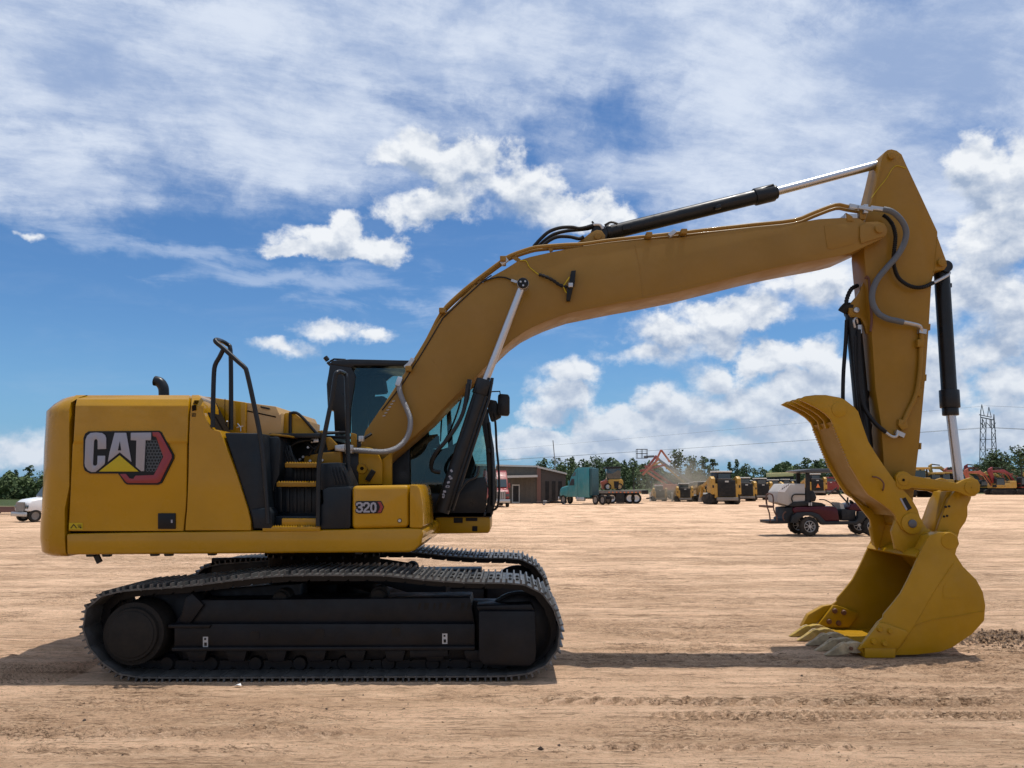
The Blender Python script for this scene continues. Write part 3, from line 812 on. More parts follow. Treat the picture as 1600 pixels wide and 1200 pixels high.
vt = m.build('vent_cover', plas, EX, bevel=.012)
r2 = MB()
for k in range(5):
    x = 515+k*5.2
    r2.px([(x,729),(x+2.2,729),(x+10.5,757),(x+7.5,757)], YB+.062, YB+.1)
r2.each('rib', plas, vt, bevel=.003)
m = MB().px([(503,766),(512,762),(546,760),(548.5,764),(547.5,823),(545,826),(503,827),(500,822),(500,790),(505,786)], YB-.005, -.7); m.build('corner_cover', plas, EX, bevel=.018)
# rails
def rail(pts, r=.021, sm=4, n=10, m=blk, name='handrail', parent=EX):
    return MB().tube([P(x, y, Y) for x, y, Y in pts], r, n, smooth=sm).build(name, m, parent, ang=60)
Y1 = YB-.02; Y2 = YB+.34
rail([(419,818,Y1),(415,760,Y1),(408,690,Y1),(396,628,Y1),(386,583,Y1),(382,574,Y1),(372,565,Y1),(350,545,Y1),(338,535,Y1),(337,531,Y1+.03),(344,532,Y1+.2),(355,538,Y2),(360,547,Y2),(361,600,Y2),(361,672,Y2)], .023, 3)
rail([(349,546,Y1),(343,558,Y1+.02),(336,571,Y1+.03),(334,590,Y1+.03),(333,630,Y1+.03),(332.5,668,Y1+.03)], .023, 3)
rail([(497,822,Y1),(498,730,Y1),(505,690,Y1),(512,655,Y1),(519,620,Y1),(524,588,Y1),(527,582,Y1+.01),(532,581,Y1+.1),(538,584,Y2),(541,592,Y2),(543,660,Y2),(544,736,Y2)], .023, 3)
rail([(493,706,Y1+.2),(506,683,Y1)], .016, 1)
# ---- hood
hd = MB().px([(300,621),(311,618),(384,628.5),(384,690),(300,690)], -.75, .95)
hood = hd.build('hood', yel, EX, bevel=.012)
h2 = MB().px([(385.5,629),(431,635),(437,648),(440,645),(438,690),(385.5,690)], -.72, .95).build('hood_door', mat('sunlit_hood_paint', (.40, .255, .105), .45, var=.05), EX, bevel=.012)  # lighter, tanner copy of the paint: sunlight on the door put into its colour
MB().px([(386,641),(431,650.5),(431,652.5),(386,643)], -.724, -.715).build('hood_slot', seam, h2)
MB().px([(407,634.5),(421,637.5),(421,640),(407,637)], -.735, -.71).build('hood_latch', blk, h2)
MB().px([(351,623),(351.8,623),(351.8,680),(351,680)], -.753, -.745).build('hood_seam', seam, hood)
MB().px([(416,677),(430,662),(446,645),(459,645),(472,655),(494,677),(494,681),(416,681)], -.62, -.60).build('pump_guard', yel2, EX, bevel=.004)
MB().tube([P(452,646,-.64),P(463,645,-.64),P(475,655,-.64),P(497,680,-.64)], .016, 8, smooth=3).tube([P(453.5,647,-.635),P(453.5,680,-.635)], .018, 6).each('guard_trim', blk, EX)
MB().px([(420,677),(500,677),(500,684),(420,684)], -.75, .7).px([(436,688),(500,688),(560,700),(560,760),(436,760)], -.45, .7).build('pump_bay', blk, EX, bevel=.006)
MB().px([(350,674.5),(448,679.5),(448,682),(350,677)], YB+.3, -.5).px([(424,677),(436,678),(436,686),(424,686)], -.85,-.75).each('hood_ledge', tan2, EX, bevel=.003)
# exhaust
MB().tube([P(256,640,-.2),P(256,612,-.2),P(254,603,-.2),P(249,597,-.2),P(242,595,-.2)], .058, 14, smooth=4).build('exhaust_pipe', blk, EX)
mm = MB().tube([P(355,658,-.86),P(355,672,-.8)], .01, 6).tube([P(371,662,-.8),P(376,668,-.8),P(376,674,-.8)], .008, 6).tube([P(370,668,-.8),P(380,666,-.8)],.006,6)
mm.each('filler_valve', steel, EX)
# bay hoses, valve blocks
hs = MB()
for pts in ([(494,704,-.62),(470,683,-.60),(500,678,-.55),(530,676,-.5)], [(448,702,-.7),(462,692,-.7),(478,688,-.68),(490,689,-.66)], [(440,692,-.55),(455,690,-.5),(490,686,-.5)],
            [(500,676,-.4),(545,676,-.4)], [(500,682,-.4),(550,684,-.38)], [(560,690,-.45),(572,683,-.42),(580,678,-.38)], [(482,712,-.6),(490,700,-.6),(505,693,-.55)]):
    hs.tube([P(*p) for p in pts], .017, 8, smooth=5)
hs.each('bay_hose', hose, EX)
vb = MB().px([(523,696),(538,694),(538,706),(523,704)], -.62, -.4).px([(560,681),(568,681),(568,690),(560,690)], -.5, -.42).bar(P(485,689,-.66), P(497,688,-.62), .045).bar(P(540,699,-.6), P(552,700,-.6), .06)
vb.each('valve_fitting', steel, EX, bevel=.006)
yb = MB().px([(495,674),(503,672),(506,678),(503,686),(497,682)], -.56, -.5).px([(508,684),(516,683),(526,694),(523,701),(512,704)], -.56, -.5).px([(475,713),(500,708),(532,705),(533,726),(475,726)], -.6, -.5).px([(548,676),(556,678),(556,700),(548,700)], -.42, -.36)
yb.each('valve_bracket', tan2, EX, bevel=.006)
bo = MB()
for x, y in ((469,718),(474,714),(485,720),(504,719),(482,699)):
    p = P(x, y, -.605); bo.cyl(p, p+Vector((0, -.02, 0)), .014, n=8)
bo.each('bay_bolt', steel, EX)

# ---- cab
YC0, YC1 = .42, 1.36
cb = MB()
cb.px([(514,569),(519,563),(548,561),(640,563),(735,568),(742,578),(735,577),(640,571.5),(553,571.5),(549,575)], YC0, YC1)           # roof
cb.px([(515,569),(549,574),(556,588),(548,640),(547,677),(523,677),(521,641),(514,640),(511,600)], YC0, YC0+.07)
cb.px([(515,569),(549,574),(540,620),(540,700),(523,677),(521,641),(514,640),(511,600)], YC1-.07, YC1)
cb.px([(515,572),(524,572),(524,700),(521,641),(512,640),(510,600)], YC0+.05, YC1-.05)
cb.px([(741,577),(745,577),(762,640),(772,700),(776,780),(768,808),(757,808),(763,775),(759,700),(750,645)], YC0, YC0+.06)
cb.px([(741,577),(745,577),(762,640),(772,700),(776,780),(768,808),(757,808),(763,775),(759,700),(750,645)], YC1-.06, YC1)
cb.px([(540,690),(640,690),(640,810),(540,810)], YC0, YC1)
cb.px([(640,770),(700,772),(712,750),(757,745),(762,760),(757,808),(640,808)], YC0, YC0+.06)
cb.px([(640,770),(700,772),(712,750),(757,745),(762,760),(757,808),(640,808)], YC1-.06, YC1)
cb.px([(640,800),(768,800),(768,808),(640,808)], YC0, YC1)
cb.px([(694,572),(700,572),(708,700),(708,808),(700,808),(700,700)], YC1-.06, YC1)
cb.px([(549,575),(640,577),(612,588),(590,606),(577,640),(572,690),(549,690)], YC1-.10, YC1-.05)
cb.px([(560,695),(690,702),(708,696),(735,700),(746,735),(742,762),(760,768),(760,808),(560,808)], YC1-.12, YC1-.06)
cab = cb.build('cab', blk, EX, bevel=.012, ang=35)
g1 = MB().px([(549,590),(556,575),(741,576),(752,645),(761,700),(762,765),(700,770),(640,770),(545,690),(545,640)], YC0+.02, YC0+.026)
g1.build('side_window', glass, cab, smooth=False)
g2 = MB().px([(549,590),(556,575),(741,576),(752,645),(761,700),(762,765),(700,770),(640,770),(545,690),(545,640)], YC1-.03, YC1-.024)
g2.build('side_window', glass, cab, smooth=False)
fw = []
for x, y in ((744,580),(752,612),(761,645),(767,675),(771,710),(774,745),(775,780)): a = P(x, y, YC0); fw.append([(a.x, YC0+.05, a.z), (a.x, YC1-.05, a.z)])
MB().grid(fw).build('windshield', glass, cab, ang=60)
sf = mat('dark_grey_seat_fabric', (.018, .019, .021), .9)
se = MB().px([(575,620),(600,618),(606,640),(612,700),(575,700)], .75, 1.15).px([(578,590),(598,588),(602,612),(580,614)], .8, 1.08).px([(575,700),(660,696),(665,715),(575,718)], .68, 1.2)
se.each('seat', sf, cab, bevel=.03)
se = MB().px([(640,672),(668,668),(672,720),(650,770),(640,770)], .55, .72).px([(668,680),(684,678),(688,700),(668,702)], .5, .54).px([(700,700),(715,690),(725,760),(700,770)], .6, 1.1).bar(P(690,655,.6), P(688,690,.6), .02)
se.each('console', sf, cab, bevel=.01)
MB().px([(668,681),(686,681),(686,694),(668,694)], .47, .5).build('monitor', hubm, cab, bevel=.005)
MB().px([(680,808),(755,805),(766,809),(766,827),(764,833),(680,834)], YC0+.02, YC1).build('cab_base', yel2, EX, bevel=.02)
dc = MB().px([(709,809),(723,809),(723,817),(709,817)], YC0+.014, YC0+.02).px([(738,822),(746,822),(746,830),(738,830)], YC0+.014, YC0+.02)
dc.px([(728,809),(746,809),(746,814),(728,814)], YC0+.014, YC0+.02)
dc.each('cab_decal', hubm, EX, smooth=False)
cr = MB().tube([P(769,640,YC0),P(774,660,YC0-.02),P(776,700,YC0-.02),P(779,730,YC0-.02),P(780,770,YC0-.02),P(777,792,YC0-.02),P(770,797,YC0)], .014, 8, smooth=3)
cr.tube([P(764,660,YC0-.03),P(768,700,YC0-.03),P(770,745,YC0-.03),P(770,790,YC0-.03)], .018, 8, smooth=3)
cr.each('cab_grab_rail', blk, cab)
MB().tube([P(752,640,YC0),P(760,625,YC0-.02),P(768,612,YC0-.05),P(781,611.5,YC0-.08),P(782,620,YC0-.08)], .009, 6).build('mirror_arm', blk, EX)
MB().px([(778,617),(781,615),(794,616),(796.5,620),(796.5,646),(794,650),(780,649),(777,645)], YC0-.10, YC0-.03).each('mirror', blk, EX, bevel=.015)
MB().px([(762,630),(766,624),(776,626),(783,645),(783,652),(771,659),(767,658),(762,642)], YC0-.02, YC0+.05).px([(761,700),(766,700),(767,708),(761,708)],.35,.4).each('mirror', blk, EX, bevel=.012)
MB().tube([P(512,566,.5),P(516,570,.5)], .02, 8).tube([P(508,558,.52),P(512,563,.52)], .03, 8).tube([P(515,565,.5),P(522,561,.5),P(540,562,.5)], .012, 6).build('work_lamp', blk, EX)
# wiper and boom-side hoses near the cab
MB().tube([P(724,607,.35),P(716,640,.35),P(700,680,.35),P(684,702,.35)], .012, 6, smooth=3).build('window_guard_bar', blk, cab)
# ---- boom
YM = .31
boom_px = [(563,700),(571,673),(593,641),(616,609),(625,599),(641,574),(657,548),(672,521),(688,496),(704,482),(722,464),(741,446),(755,441),(768,432),(790,420),(810,407),(829,401),(847,397),(865,393),(885,389),(912,385),(947,380),(1003,375),(1060,371),(1120,363),(1180,355),(1215,352),(1245,349),(1262,345),(1280,342),(1315,340),(1342,341),(1352,347),(1372,346),(1382,349),(1387,358),(1385,368),(1378,373),(1330,395),(1310,400),(1290,404),(1262,409),(1220,417),(1180,426),(1120,441),(1060,456),(1010,466),(960,475),(910,485),(890,489),(872,495),(853,502),(835,510),(814,521),(795,535),(777,552),(760,572),(742,590),(728,602),(700,630),(672,660),(650,679),(629,697),(610,713),(592,730),(575,745),(562,745)]
bm = MB().px(boom_px, -YM, YM)
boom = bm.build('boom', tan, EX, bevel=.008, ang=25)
# weld flanges and plates proud of the side
w = MB()
def seamline(pts, Y, wd=1.3, t=.004):
    for a, b in zip(pts[:-1], pts[1:]):
        a = Vector(a); b = Vector(b); d = (b-a).normalized(); nn = Vector((-d.y, d.x))*wd/2
        w.px([tuple(a+nn), tuple(b+nn), tuple(b-nn), tuple(a-nn)], Y-t, Y+.001)
seamline([(992,383),(1000,420),(1005,464)], -YM, 1.4, .003)
seamline([(675,562),(712,606)], -YM, 1.0, .002)
seamline([(785,545),(800,531),(835,507),(872,491.5),(960,471),(1060,452),(1180,422),(1262,405)], -YM, .9, .002)
w.each('weld_seam', tan, boom, smooth=False)
w = MB(); w.px([(1288,352),(1342,348),(1345,355),(1344,368),(1334,381),(1300,390),(1293,388),(1290,370)], -YM-.006, -YM+.01)
w.px([(1344,352),(1352,349),(1374,349),(1384,353),(1386,362),(1382,369),(1346,380),(1344,370)], -YM-.022, -YM+.01)
w.build('nose_plate', tan, boom, bevel=.004)
p = P(1372, 359, -YM); MB().cyl((p.x, -YM-.05, p.z), (p.x, YM+.05, p.z), .052, n=24).build('nose_pin', tan, boom, bevel=.004)
# dark slot between side plate and the pipe run
w = MB()
seamline([(597,641),(629,600),(661,549),(692,497),(726,465),(755,438.5),(768,430)], -YM, 1.7, .007)
w.build('cable_run', hose, boom, smooth=False)
# hydraulic pipes on top
pipe = MB()
for (dy, Yp, r) in ((0, -YM+.02, .020), (5, -YM+.10, .020), (3, .16, .020)):
    pts = [(566,690),(590,652),(626,597),(645,568),(668,530),(690,488),(716,461),(745,437),(785,407),(800,398),(829,388),(847,385),(885,382),(912,381),(947,376),(1003,370),(1060,364),(1120,357),(1180,350.5),(1240,344),(1272,332),(1305,320),(1322,322),(1340,325)]
    pts = [(x, y+(dy if x < 1100 else dy*1.2)) for x, y in pts]
    pipe.tube([P(x, y, Yp) for x, y in pts], r, 10, smooth=3)
pipe.each('hydraulic_pipe', tan, boom, ang=60)
cl = MB()
for x, y in ((786,408),(1012,371),(1066,366),(640,578),(692,488)): 
    c = P(x, y, -YM+.05); cl.box(c, (.07, .24, .06))
cl.each('pipe_clamp', tan, boom, bevel=.008)
cl = MB()
for x, y in ((638,572),(788,410),(1050,366)): cl.bar(P(x-5, y+3, -YM-.0), P(x+5, y-5, -YM-.0), .05, .05)
cl.bar(P(1326,322,-YM+.02), P(1341,325,-YM+.02), .055); cl.bar(P(1341,324,-YM), P(1364,328,-YM-.03), .045); cl.px([(1320,334),(1340,334),(1340,341),(1320,341)], -YM, -YM+.2)
cl.bar(P(1352,320,-YM), P(1352,334,-YM), .05)
cl.each('pipe_fitting', steel, boom, bevel=.006)
cl = MB().px([(1344,326),(1354,326),(1353,342),(1344,342)], -YM+.02, -YM+.10).px([(1322,332),(1332,338),(1334,345),(1324,345)], -YM-.01, -YM+.05); cl.each('pipe_bracket', tan, boom, bevel=.004)
# pipe stand-offs
so = MB()
for a, b in (((800,400),(812,408)),((745,438),(755,447)),((662,540),(672,547)),((858,386),(862,393))): so.bar(P(*a, -YM+.05), P(*b, -YM+.05), .04)
so.each('pipe_stand', tan, boom)
dots = MB()
for k in range(6):
    p = P(598+k*3, 650-k*4.6, -YM-.004); dots.bar(p, p+Vector((.03, -.002, .004)), .008)
dots.each('rung_dot', steel, boom, smooth=False)
# boom lamp and cables
MB().px([(892.5,423),(900,422),(897.5,447),(896,447),(891,470),(885,470),(886.5,447),(888.5,447)], -YM-.075, -YM-.02).build('boom_lamp', badge, boom, bevel=.008)
MB().bar(P(888,446,-YM-.10), P(895,446,-YM-.10), .05).cyl(P(891,443,-YM-.06), P(891,443,-YM), .02).each('lamp_bracket', steel, boom, bevel=.005)
MB().tube([P(842,429,-YM-.03),P(852,432,-YM-.04),P(864,438,-YM-.04),P(874,445,-YM-.04),(P(886,449,-YM-.05))], .018, 8, smooth=4, rib=.2).build('lamp_cable', hose, boom)
MB().tube([P(812,407,-YM-.01),P(822,408,-YM-.01),P(828,418,-YM-.01),P(843,430,-YM-.02)], .006, 6, smooth=5).tube([P(880,447,-YM-.05),P(885,440,-YM-.06),P(890,433,-YM-.06)], .006, 6, smooth=4).tube([P(880,447,-YM-.05),P(884,456,-YM-.06),P(888,458,-YM-.06)], .006, 6, smooth=4).each('sensor_wire', warn, boom)
MB().tube([P(752,441,-YM-.01),P(765,436,-YM-.02),P(778,433,-YM-.02),P(790,434,-YM-.02),P(800,438,-YM-.03),P(808,441,-YM-.04)], .009, 8, smooth=4).build('sensor_cable', hose, boom)
MB().bar(P(799,438,-YM-.035), P(808,441,-YM-.045), .028).build('cable_plug', steel, boom)
# boom foot bracket
fb = MB().px([(548,722),(552,708),(558,700),(567,697),(580,700),(590,708),(597,722),(597,757),(548,757)], -YM-.13, -YM-.03)
fb.px([(548,722),(558,700),(567,697),(590,708),(597,722),(597,757),(548,757)], YM+.03, YM+.13)
fb.px([(597,718),(612,706),(612,760),(597,760)], -YM-.08, -YM-.02)
fo = fb.each('boom_foot_bracket', yel2, EX, bevel=.01)
p = P(566, 732, -YM-.13); MB().lathe((p.x, p.y-.018, p.z), (0, 1, 0), [(0, .03), (0, .055), (.01, .06), (.022, .06)], 24).build('foot_pin', yel2, fo)
MB().lathe((p.x, p.y-.02, p.z), (0, 1, 0), [(0, .02), (.002, .022), (.01, .022)], 6).build('pin_hole', seam, fo)
MB().bar(P(574,751,-YM-.16), P(584,735,-YM-.16), .035, .055).build('grease_block', hubm, fo, bevel=.004)
MB().tube([P(560,725,-YM-.14),P(570,725,-YM-.15),P(577,736,-YM-.15)], .005, 6).build('grease_line', tan, fo)
# sleeved hose from the deck to the boom
bh = MB().tube([P(546,704,-.55),P(556,704,-.56),(P(575,705,-.58)),P(600,706,-.56),P(620,700,-.50),P(633,688,-.46),P(640,672,-.44),P(641,655,-.42),P(636,640,-.40),P(628,622,-.38),P(624,608,-.36),P(624,597,-.34)], .030, 12, smooth=10, rib=.05)
bh.build('braided_hose', braid, EX)
MB().bar(P(540,704,-.55), P(552,704,-.56), .07).bar(P(621,604,-.36), P(626,590,-.34), .06).bar(P(636,575,-.34), P(646,560,-.34), .05).each('hose_fitting', steel, EX, bevel=.01)
# ---- boom cylinders
def boom_cyl(Y, near):
    pin = P(817, 445, Y); r0 = P(756, 590, Y); bot = P(690, 800, Y)
    bot = P(694, 760, Y) if False else bot
    top = P(757, 597, Y); d = (bot-top).normalized()
    low = P(700, 775, Y)
    root = MB().cyl(top+(bot-top)*.04, bot, .083, n=28).build('boom_cylinder', blk, EX)
    MB().cyl(top-(bot-top)*.015, top+(bot-top)*.10, .098, n=28).px([(730,592),(737,593),(733,622),(727,640)], Y-.03, Y+.03).each('cylinder_head', blk, root, bevel=.006)
    MB().cyl(pin+(top-pin).normalized()*.06, top+(bot-top)*.05, .042, n=56).build('rod', chrome, root)
    MB().cyl((pin.x, Y-.07, pin.z), (pin.x, Y+.07, pin.z), .066, n=28).build('rod_eye', steel if near else blk, root, bevel=.006)
    tbs = MB()
    for q in (.09, .135):
        off = Vector((q*.9, -.05, .02)); tbs.tube([top+off+Vector((-.03, 0, .02)), top+(bot-top)*.15+off, bot+off], .016, 8)
    tbs.tube([P(731,600,Y-.1),P(725,640,Y-.11),P(712,668,Y-.12),P(696,690,Y-.12),P(682,706,Y-.1),P(674,722,Y-.05),P(676,735,Y),P(688,738,Y)], .022, 8, smooth=4)
    tbs.tube([P(748,728,Y-.1),P(744,745,Y-.12),P(730,752,Y-.12),P(716,770,Y-.1)], .012, 8, smooth=4)
    tbs.each('cylinder_tube', blk, root)
    return root, pin, top, bot
r1, pin, top, bot = boom_cyl(-.45, True)
p = Vector((pin.x, -.53, pin.z))
MB().lathe((p.x, -.535, p.z), (0, 1, 0), [(0, .055), (.004, .062), (.03, .062)], 28).build('pin_cap', badge, r1)
q = MB()
for k in range(3):
    a = k*2*PI/3+.6; q.cyl((p.x+.03*math.cos(a), -.542, p.z+.03*math.sin(a)), (p.x+.03*math.cos(a), -.533, p.z+.03*math.sin(a)), .011, n=10)
q.each('cap_bolt', steel, r1)
q = MB()
for k in range(9):
    c = P(694+k*1.7+random.uniform(-3, 3), 778-k*5.0+random.uniform(-3, 3), -.54); q.box(c, (.03, .02, .022), M=Matrix.Rotation(random.random()*3, 3, 'Y'))
q.each('cable_tie', silver, r1)
r2_, _, _, _ = boom_cyl(.45, False)
# ---- stick cylinder
Y0 = 0.
A = P(935, 368, Y0); B = P(1196, 304, Y0); Cc = P(1380, 255, Y0)
ax = (B-A).normalized()
stc = MB().cyl(A+ax*.08, B, .088, n=28).build('stick_cylinder', blk, EX)
MB().cyl(B-ax*.14, B+ax*.10, .105, n=28).cyl(B+ax*.08, B+ax*.14, .085, n=28).cyl(A+ax*.10, A+ax*.16, .1, n=24).px([(1118,322),(1126,318),(1128,324),(1118,326)], -.13, -.02).px([(973,351),(985,348),(985,358),(973,360)], -.11, -.02).each('cylinder_head', blk, stc, bevel=.008)
MB().cyl(B, Cc, .050, n=56).build('rod', chrome, stc)
MB().cyl((A.x, -.1, A.z), (A.x, .1, A.z), .1, n=24).build('rod_eye', blk, stc, bevel=.006)
MB().tube([P(1190,296,-.08),P(1208,288,-.08),P(1212,296,-.08)], .01, 6).tube([P(945,352,-.09),P(955,347,-.09),P(965,350,-.09)], .014, 6, smooth=3).each('cylinder_tube', blk, stc)
lug = MB().px([(893,384),(908,375),(922,364),(932,359),(940,360),(946,368),(944,378),(940,384)], -.16, -.10).px([(893,384),(908,375),(922,364),(932,359),(940,360),(946,368),(944,378),(940,384)], .10, .16)
lg = lug.each('cylinder_lug', tan, boom, bevel=.005)
p = P(934, 369, -.16); MB().cyl((p.x, -.18, p.z), (p.x, .18, p.z), .045, n=20).build('lug_pin', tan, lg, bevel=.003)
hh = MB()
for pts, Y in (([(834,385),(845,373),(858,362),(875,356),(893,355),(905,357),(917,355),(927,352)], -.12), ([(840,386),(852,375),(866,366),(885,361),(905,359),(920,357),(932,353)], -.05), ([(846,386),(858,376),(872,370),(890,370),(905,373),(912,370)], -.2)):
    hh.tube([P(x, y, Y) for x, y in pts], .021, 10, smooth=5)
hh.tube([P(925,346,-.1),P(928,350,-.1)], .012, 6)
hh.each('hydraulic_hose', hose, boom)
MB().tube([P(918,354,-.1),P(930,351,-.1),P(938,352,-.1),P(942,358,-.1)], .02, 8, smooth=3).each('hose_fitting', steel, boom)
# ---- stick
YS = .17
stick_px = [(1379,244),(1382,238),(1387,234),(1393,233),(1401,235),(1409,241),(1416,257),(1440,308),(1465,362),(1465,370),(1479,408),(1480,415),(1476,421),(1469,422),(1458,424),(1455,452),(1452,503),(1446,590),(1437,689),(1431,737),(1426,790),(1424,818),(1405,818),(1398,790),(1381,725),(1377,665),(1368,608),(1362,521),(1356,460),(1350,395),(1352,345),(1362,315),(1372,275)]
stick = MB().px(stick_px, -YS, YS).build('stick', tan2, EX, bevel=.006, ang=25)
for (x, y, r) in ((1392,244,.045),(1470,411,.045)):
    p = P(x, y, -YS); MB().cyl((p.x, -YS-.03, p.z), (p.x, YS+.03, p.z), r, n=20).build('stick_pin', tan2, stick, bevel=.003)
w = MB(); seamline([(1465,370),(1460,422),(1455,440)], -YS, 1.0, .003); seamline([(1379,262),(1366,318)], -YS, 1., .003); w.each('weld_seam', tan2, stick, smooth=False)
w = MB()
for x, y in ((1452,506),(1446,585),(1438,692)): w.px([(x-1,y),(x+2,y),(x+1.6,y+10),(x-1.6,y+10)], -YS+.02, -YS+.06)
w.each('stick_tab', tan2, stick)
# yellow chalk line
MB().tube([P(1416,263,-YS-.004),P(1402,259,-YS-.004),P(1394,264,-YS-.004),P(1385,279,-YS-.004),P(1372,295,-YS-.004),P(1362,309,-YS-.004)], .0045, 5, smooth=4).build('paint_line', warn, stick)
# pipe down the stick
MB().tube([P(1440,521,-YS-.03),P(1439,545,-YS-.03),P(1438,572,-YS-.03),P(1434,605,-YS-.03),P(1428,625,-YS-.03),P(1418,645,-YS-.03),P(1411,662,-YS-.03)], .026, 10, smooth=4).px([(1434,530),(1445,530),(1444,542),(1434,542)], -YS-.06, -YS).px([(1434,608),(1441,608),(1439,620),(1432,618)], -YS-.05, -YS).px([(1405,655),(1417,657),(1419,668),(1410,672),(1404,664)], -YS-.05, -YS).build('stick_pipe', tan2, stick, bevel=.002)
MB().tube([P(1410,503,-YS-.12),P(1425,506,-YS-.10),P(1437,510,-YS-.06),P(1440,520,-YS-.03)], .024, 10, smooth=4).bar(P(1399,675,-YS-.04), P(1412,681,-YS-.04), .05).tube([P(1403,676,-YS-.06),P(1400,682,-YS-.06),P(1393,682,-YS-.06),P(1384,676,-YS-.06)], .018, 8, smooth=3).bar(P(1435,517,-YS-.03), P(1446,519,-YS-.03), .055).each('hose_fitting', steel, stick)
MB().tube([P(1380,327,-.36),P(1392,330,-.38),P(1403,338,-.38),P(1412,350,-.36),P(1416,364,-.34),P(1412,382,-.32),P(1400,402,-.30),P(1384,420,-.29),P(1370,438,-.27),P(1363,458,-.26),P(1364,475,-.26),P(1373,490,-.27),P(1387,498,-.28),P(1400,501,-.28),P(1411,503.5,-.28)], .034, 14, smooth=8).build('grey_hose', greyh, EX)
MB().bar(P(1360,325,-.33), P(1382,328,-.36), .05).each('hose_fitting', steel, EX, bevel=.008)
MB().tube([P(1380,336,-.24),P(1388,342,-.26),P(1395,352,-.26),P(1399,368,-.25),P(1398,385,-.25),P(1396,405,-.24),P(1398,420,-.24),P(1404,434,-.24),P(1416,444,-.24),P(1430,449,-.24),P(1444,448,-.24),P(1458,442,-.2)], .022, 10, smooth=12, rib=.14).build('corrugated_hose', hose, EX)
MB().tube([P(1458,442,-.2),P(1470,436,-.15),P(1480,430,-.10),P(1483,426,-.08),P(1479,423,-.06)], .02, 10, smooth=3).build('elbow_pipe', steel, EX)
# ---- bucket cylinder
A = P(1471, 420, 0); B = P(1484, 628, 0); Cc = P(1498, 750, 0); ax = (B-A).normalized()
bc = MB().cyl(A+ax*.03, B, .085, n=28).build('bucket_cylinder', blk, EX)
MB().cyl(B-ax*.14, B+ax*.07, .108, n=28).cyl(B+ax*.065, B+ax*.16, .088, n=24).px([(1482,442),(1488,442),(1488,449),(1482,449)], -.03, .03).each('cylinder_head', blk, bc, bevel=.008)
MB().cyl(B+ax*.1, Cc, .052, n=56).build('rod', chrome, bc)
MB().cyl((A.x, -.12, A.z+.0), (A.x, .12, A.z+.0), .07, n=24).build('rod_eye', blk, bc)
# ---- thumb cylinder
tbk = MB().px([(1350,440),(1343,456),(1338,464),(1326,478),(1327,488),(1331,495),(1345,497),(1351,508),(1354,520),(1358,522),(1357,500)], -.10, -.05).px([(1350,440),(1343,456),(1338,464),(1326,478),(1327,488),(1331,495),(1345,497),(1351,508),(1354,520),(1358,522),(1357,500)], .05, .10)
tbk.each('thumb_bracket', tan2, stick, bevel=.004)
p = P(1337, 485, -.10); MB().cyl((p.x, -.13, p.z), (p.x, .13, p.z), .033, n=16).build('bracket_pin', steel, stick, bevel=.004)
MB().tube([P(1352,436,-YS),P(1355,432,-YS-.01),P(1358,440,-YS-.01),P(1360,470,-YS-.01),P(1362,500,-YS-.01),P(1360,518,-YS-.01)], .014, 6, smooth=3).build('cable_guard', mat('rust_brown_guard', (.10, .035, .02), .6), stick)
A = P(1332, 488, 0); B = P(1352, 700, 0)
tc_ = MB().cyl(A, B, .085, n=24).cyl(A+Vector((0, -.07, 0)), A+Vector((0, .07, 0)), .075, n=20).build('thumb_cylinder', blk, EX)
MB().tube([P(1316,488,-.02),P(1322,480,-.05),P(1330,480,-.05)], .055, 10, smooth=2).build('hose_clamp', hubm, tc_)
MB().tube([P(1340,505,-.09),P(1338,497,-.12),P(1334,501,-.13),P(1336,512,-.12)], .014, 8, smooth=3).bar(P(1342,508,-.11), P(1343,521,-.11), .04).each('hose_fitting', steel, tc_)
hh = MB()
hh.tube([P(1342,515,-.13),P(1342,560,-.13),P(1343,600,-.14),P(1348,630,-.15),P(1357,648,-.18),P(1370,664,-.22),P(1384,675,-.23)], .024, 10, smooth=4)
hh.tube([P(1337,525,-.11),P(1337,560,-.11),P(1340,600,-.11),P(1344,640,-.11),P(1350,690,-.08)], .024, 10, smooth=4)
hh.tube([P(1323,500,-.02),P(1321,540,-.02),P(1318,580,-.02),P(1317,620,-.02),P(1318,650,0)], .022, 10, smooth=4)
hh.tube([P(1340,446,.0),P(1330,452,-.05),P(1323,468,-.06),P(1322,484,-.06)], .024, 10, smooth=8, rib=.12)
hh.each('thumb_hose', hose, EX)
w = MB()
for x, y in ((1357,610),(1361,660),(1366,715)): w.px([(x,y),(x+2,y+4),(x+1,y+12),(x-1,y+8)], -.02, .02)
w.each('stick_clip', seam, stick)

# ---- bucket
YK = .60
side_px = [(1467,832),(1484,832),(1492,838),(1497,850),(1493,866),(1505,885),(1526,906),(1536,925),(1540,946),(1538,970),(1519,991),(1488,1012),(1469,1019),(1434,1023),(1400,1024),(1351,1024),(1341,1014),(1372,972),(1380,966),(1381,960),(1393,946),(1408,927),(1419,906),(1427,889),(1429,884),(1441,858),(1452,837)]
sp_ = MB().px(side_px, -YK, -YK+.035)
bucket = sp_.build('bucket', yel2, EX, bevel=.006)
far = MB().px(side_px, YK-.035, YK, Yref=-YK).build('bucket_side', yel2, bucket, bevel=.006)
shell_px = [(1432,870),(1440,862),(1462,856),(1482,862),(1492,872),(1503,888),(1523,908),(1533,926),(1537,946),(1535,968),(1517,988),(1487,1008),(1468,1015),(1434,1019),(1400,1020),(1347,1020)]
outer = [Vector(P(x, y, -YK)) for x, y in shell_px]
dn = smoothpath(outer, 4)
rows = []; rows2 = []
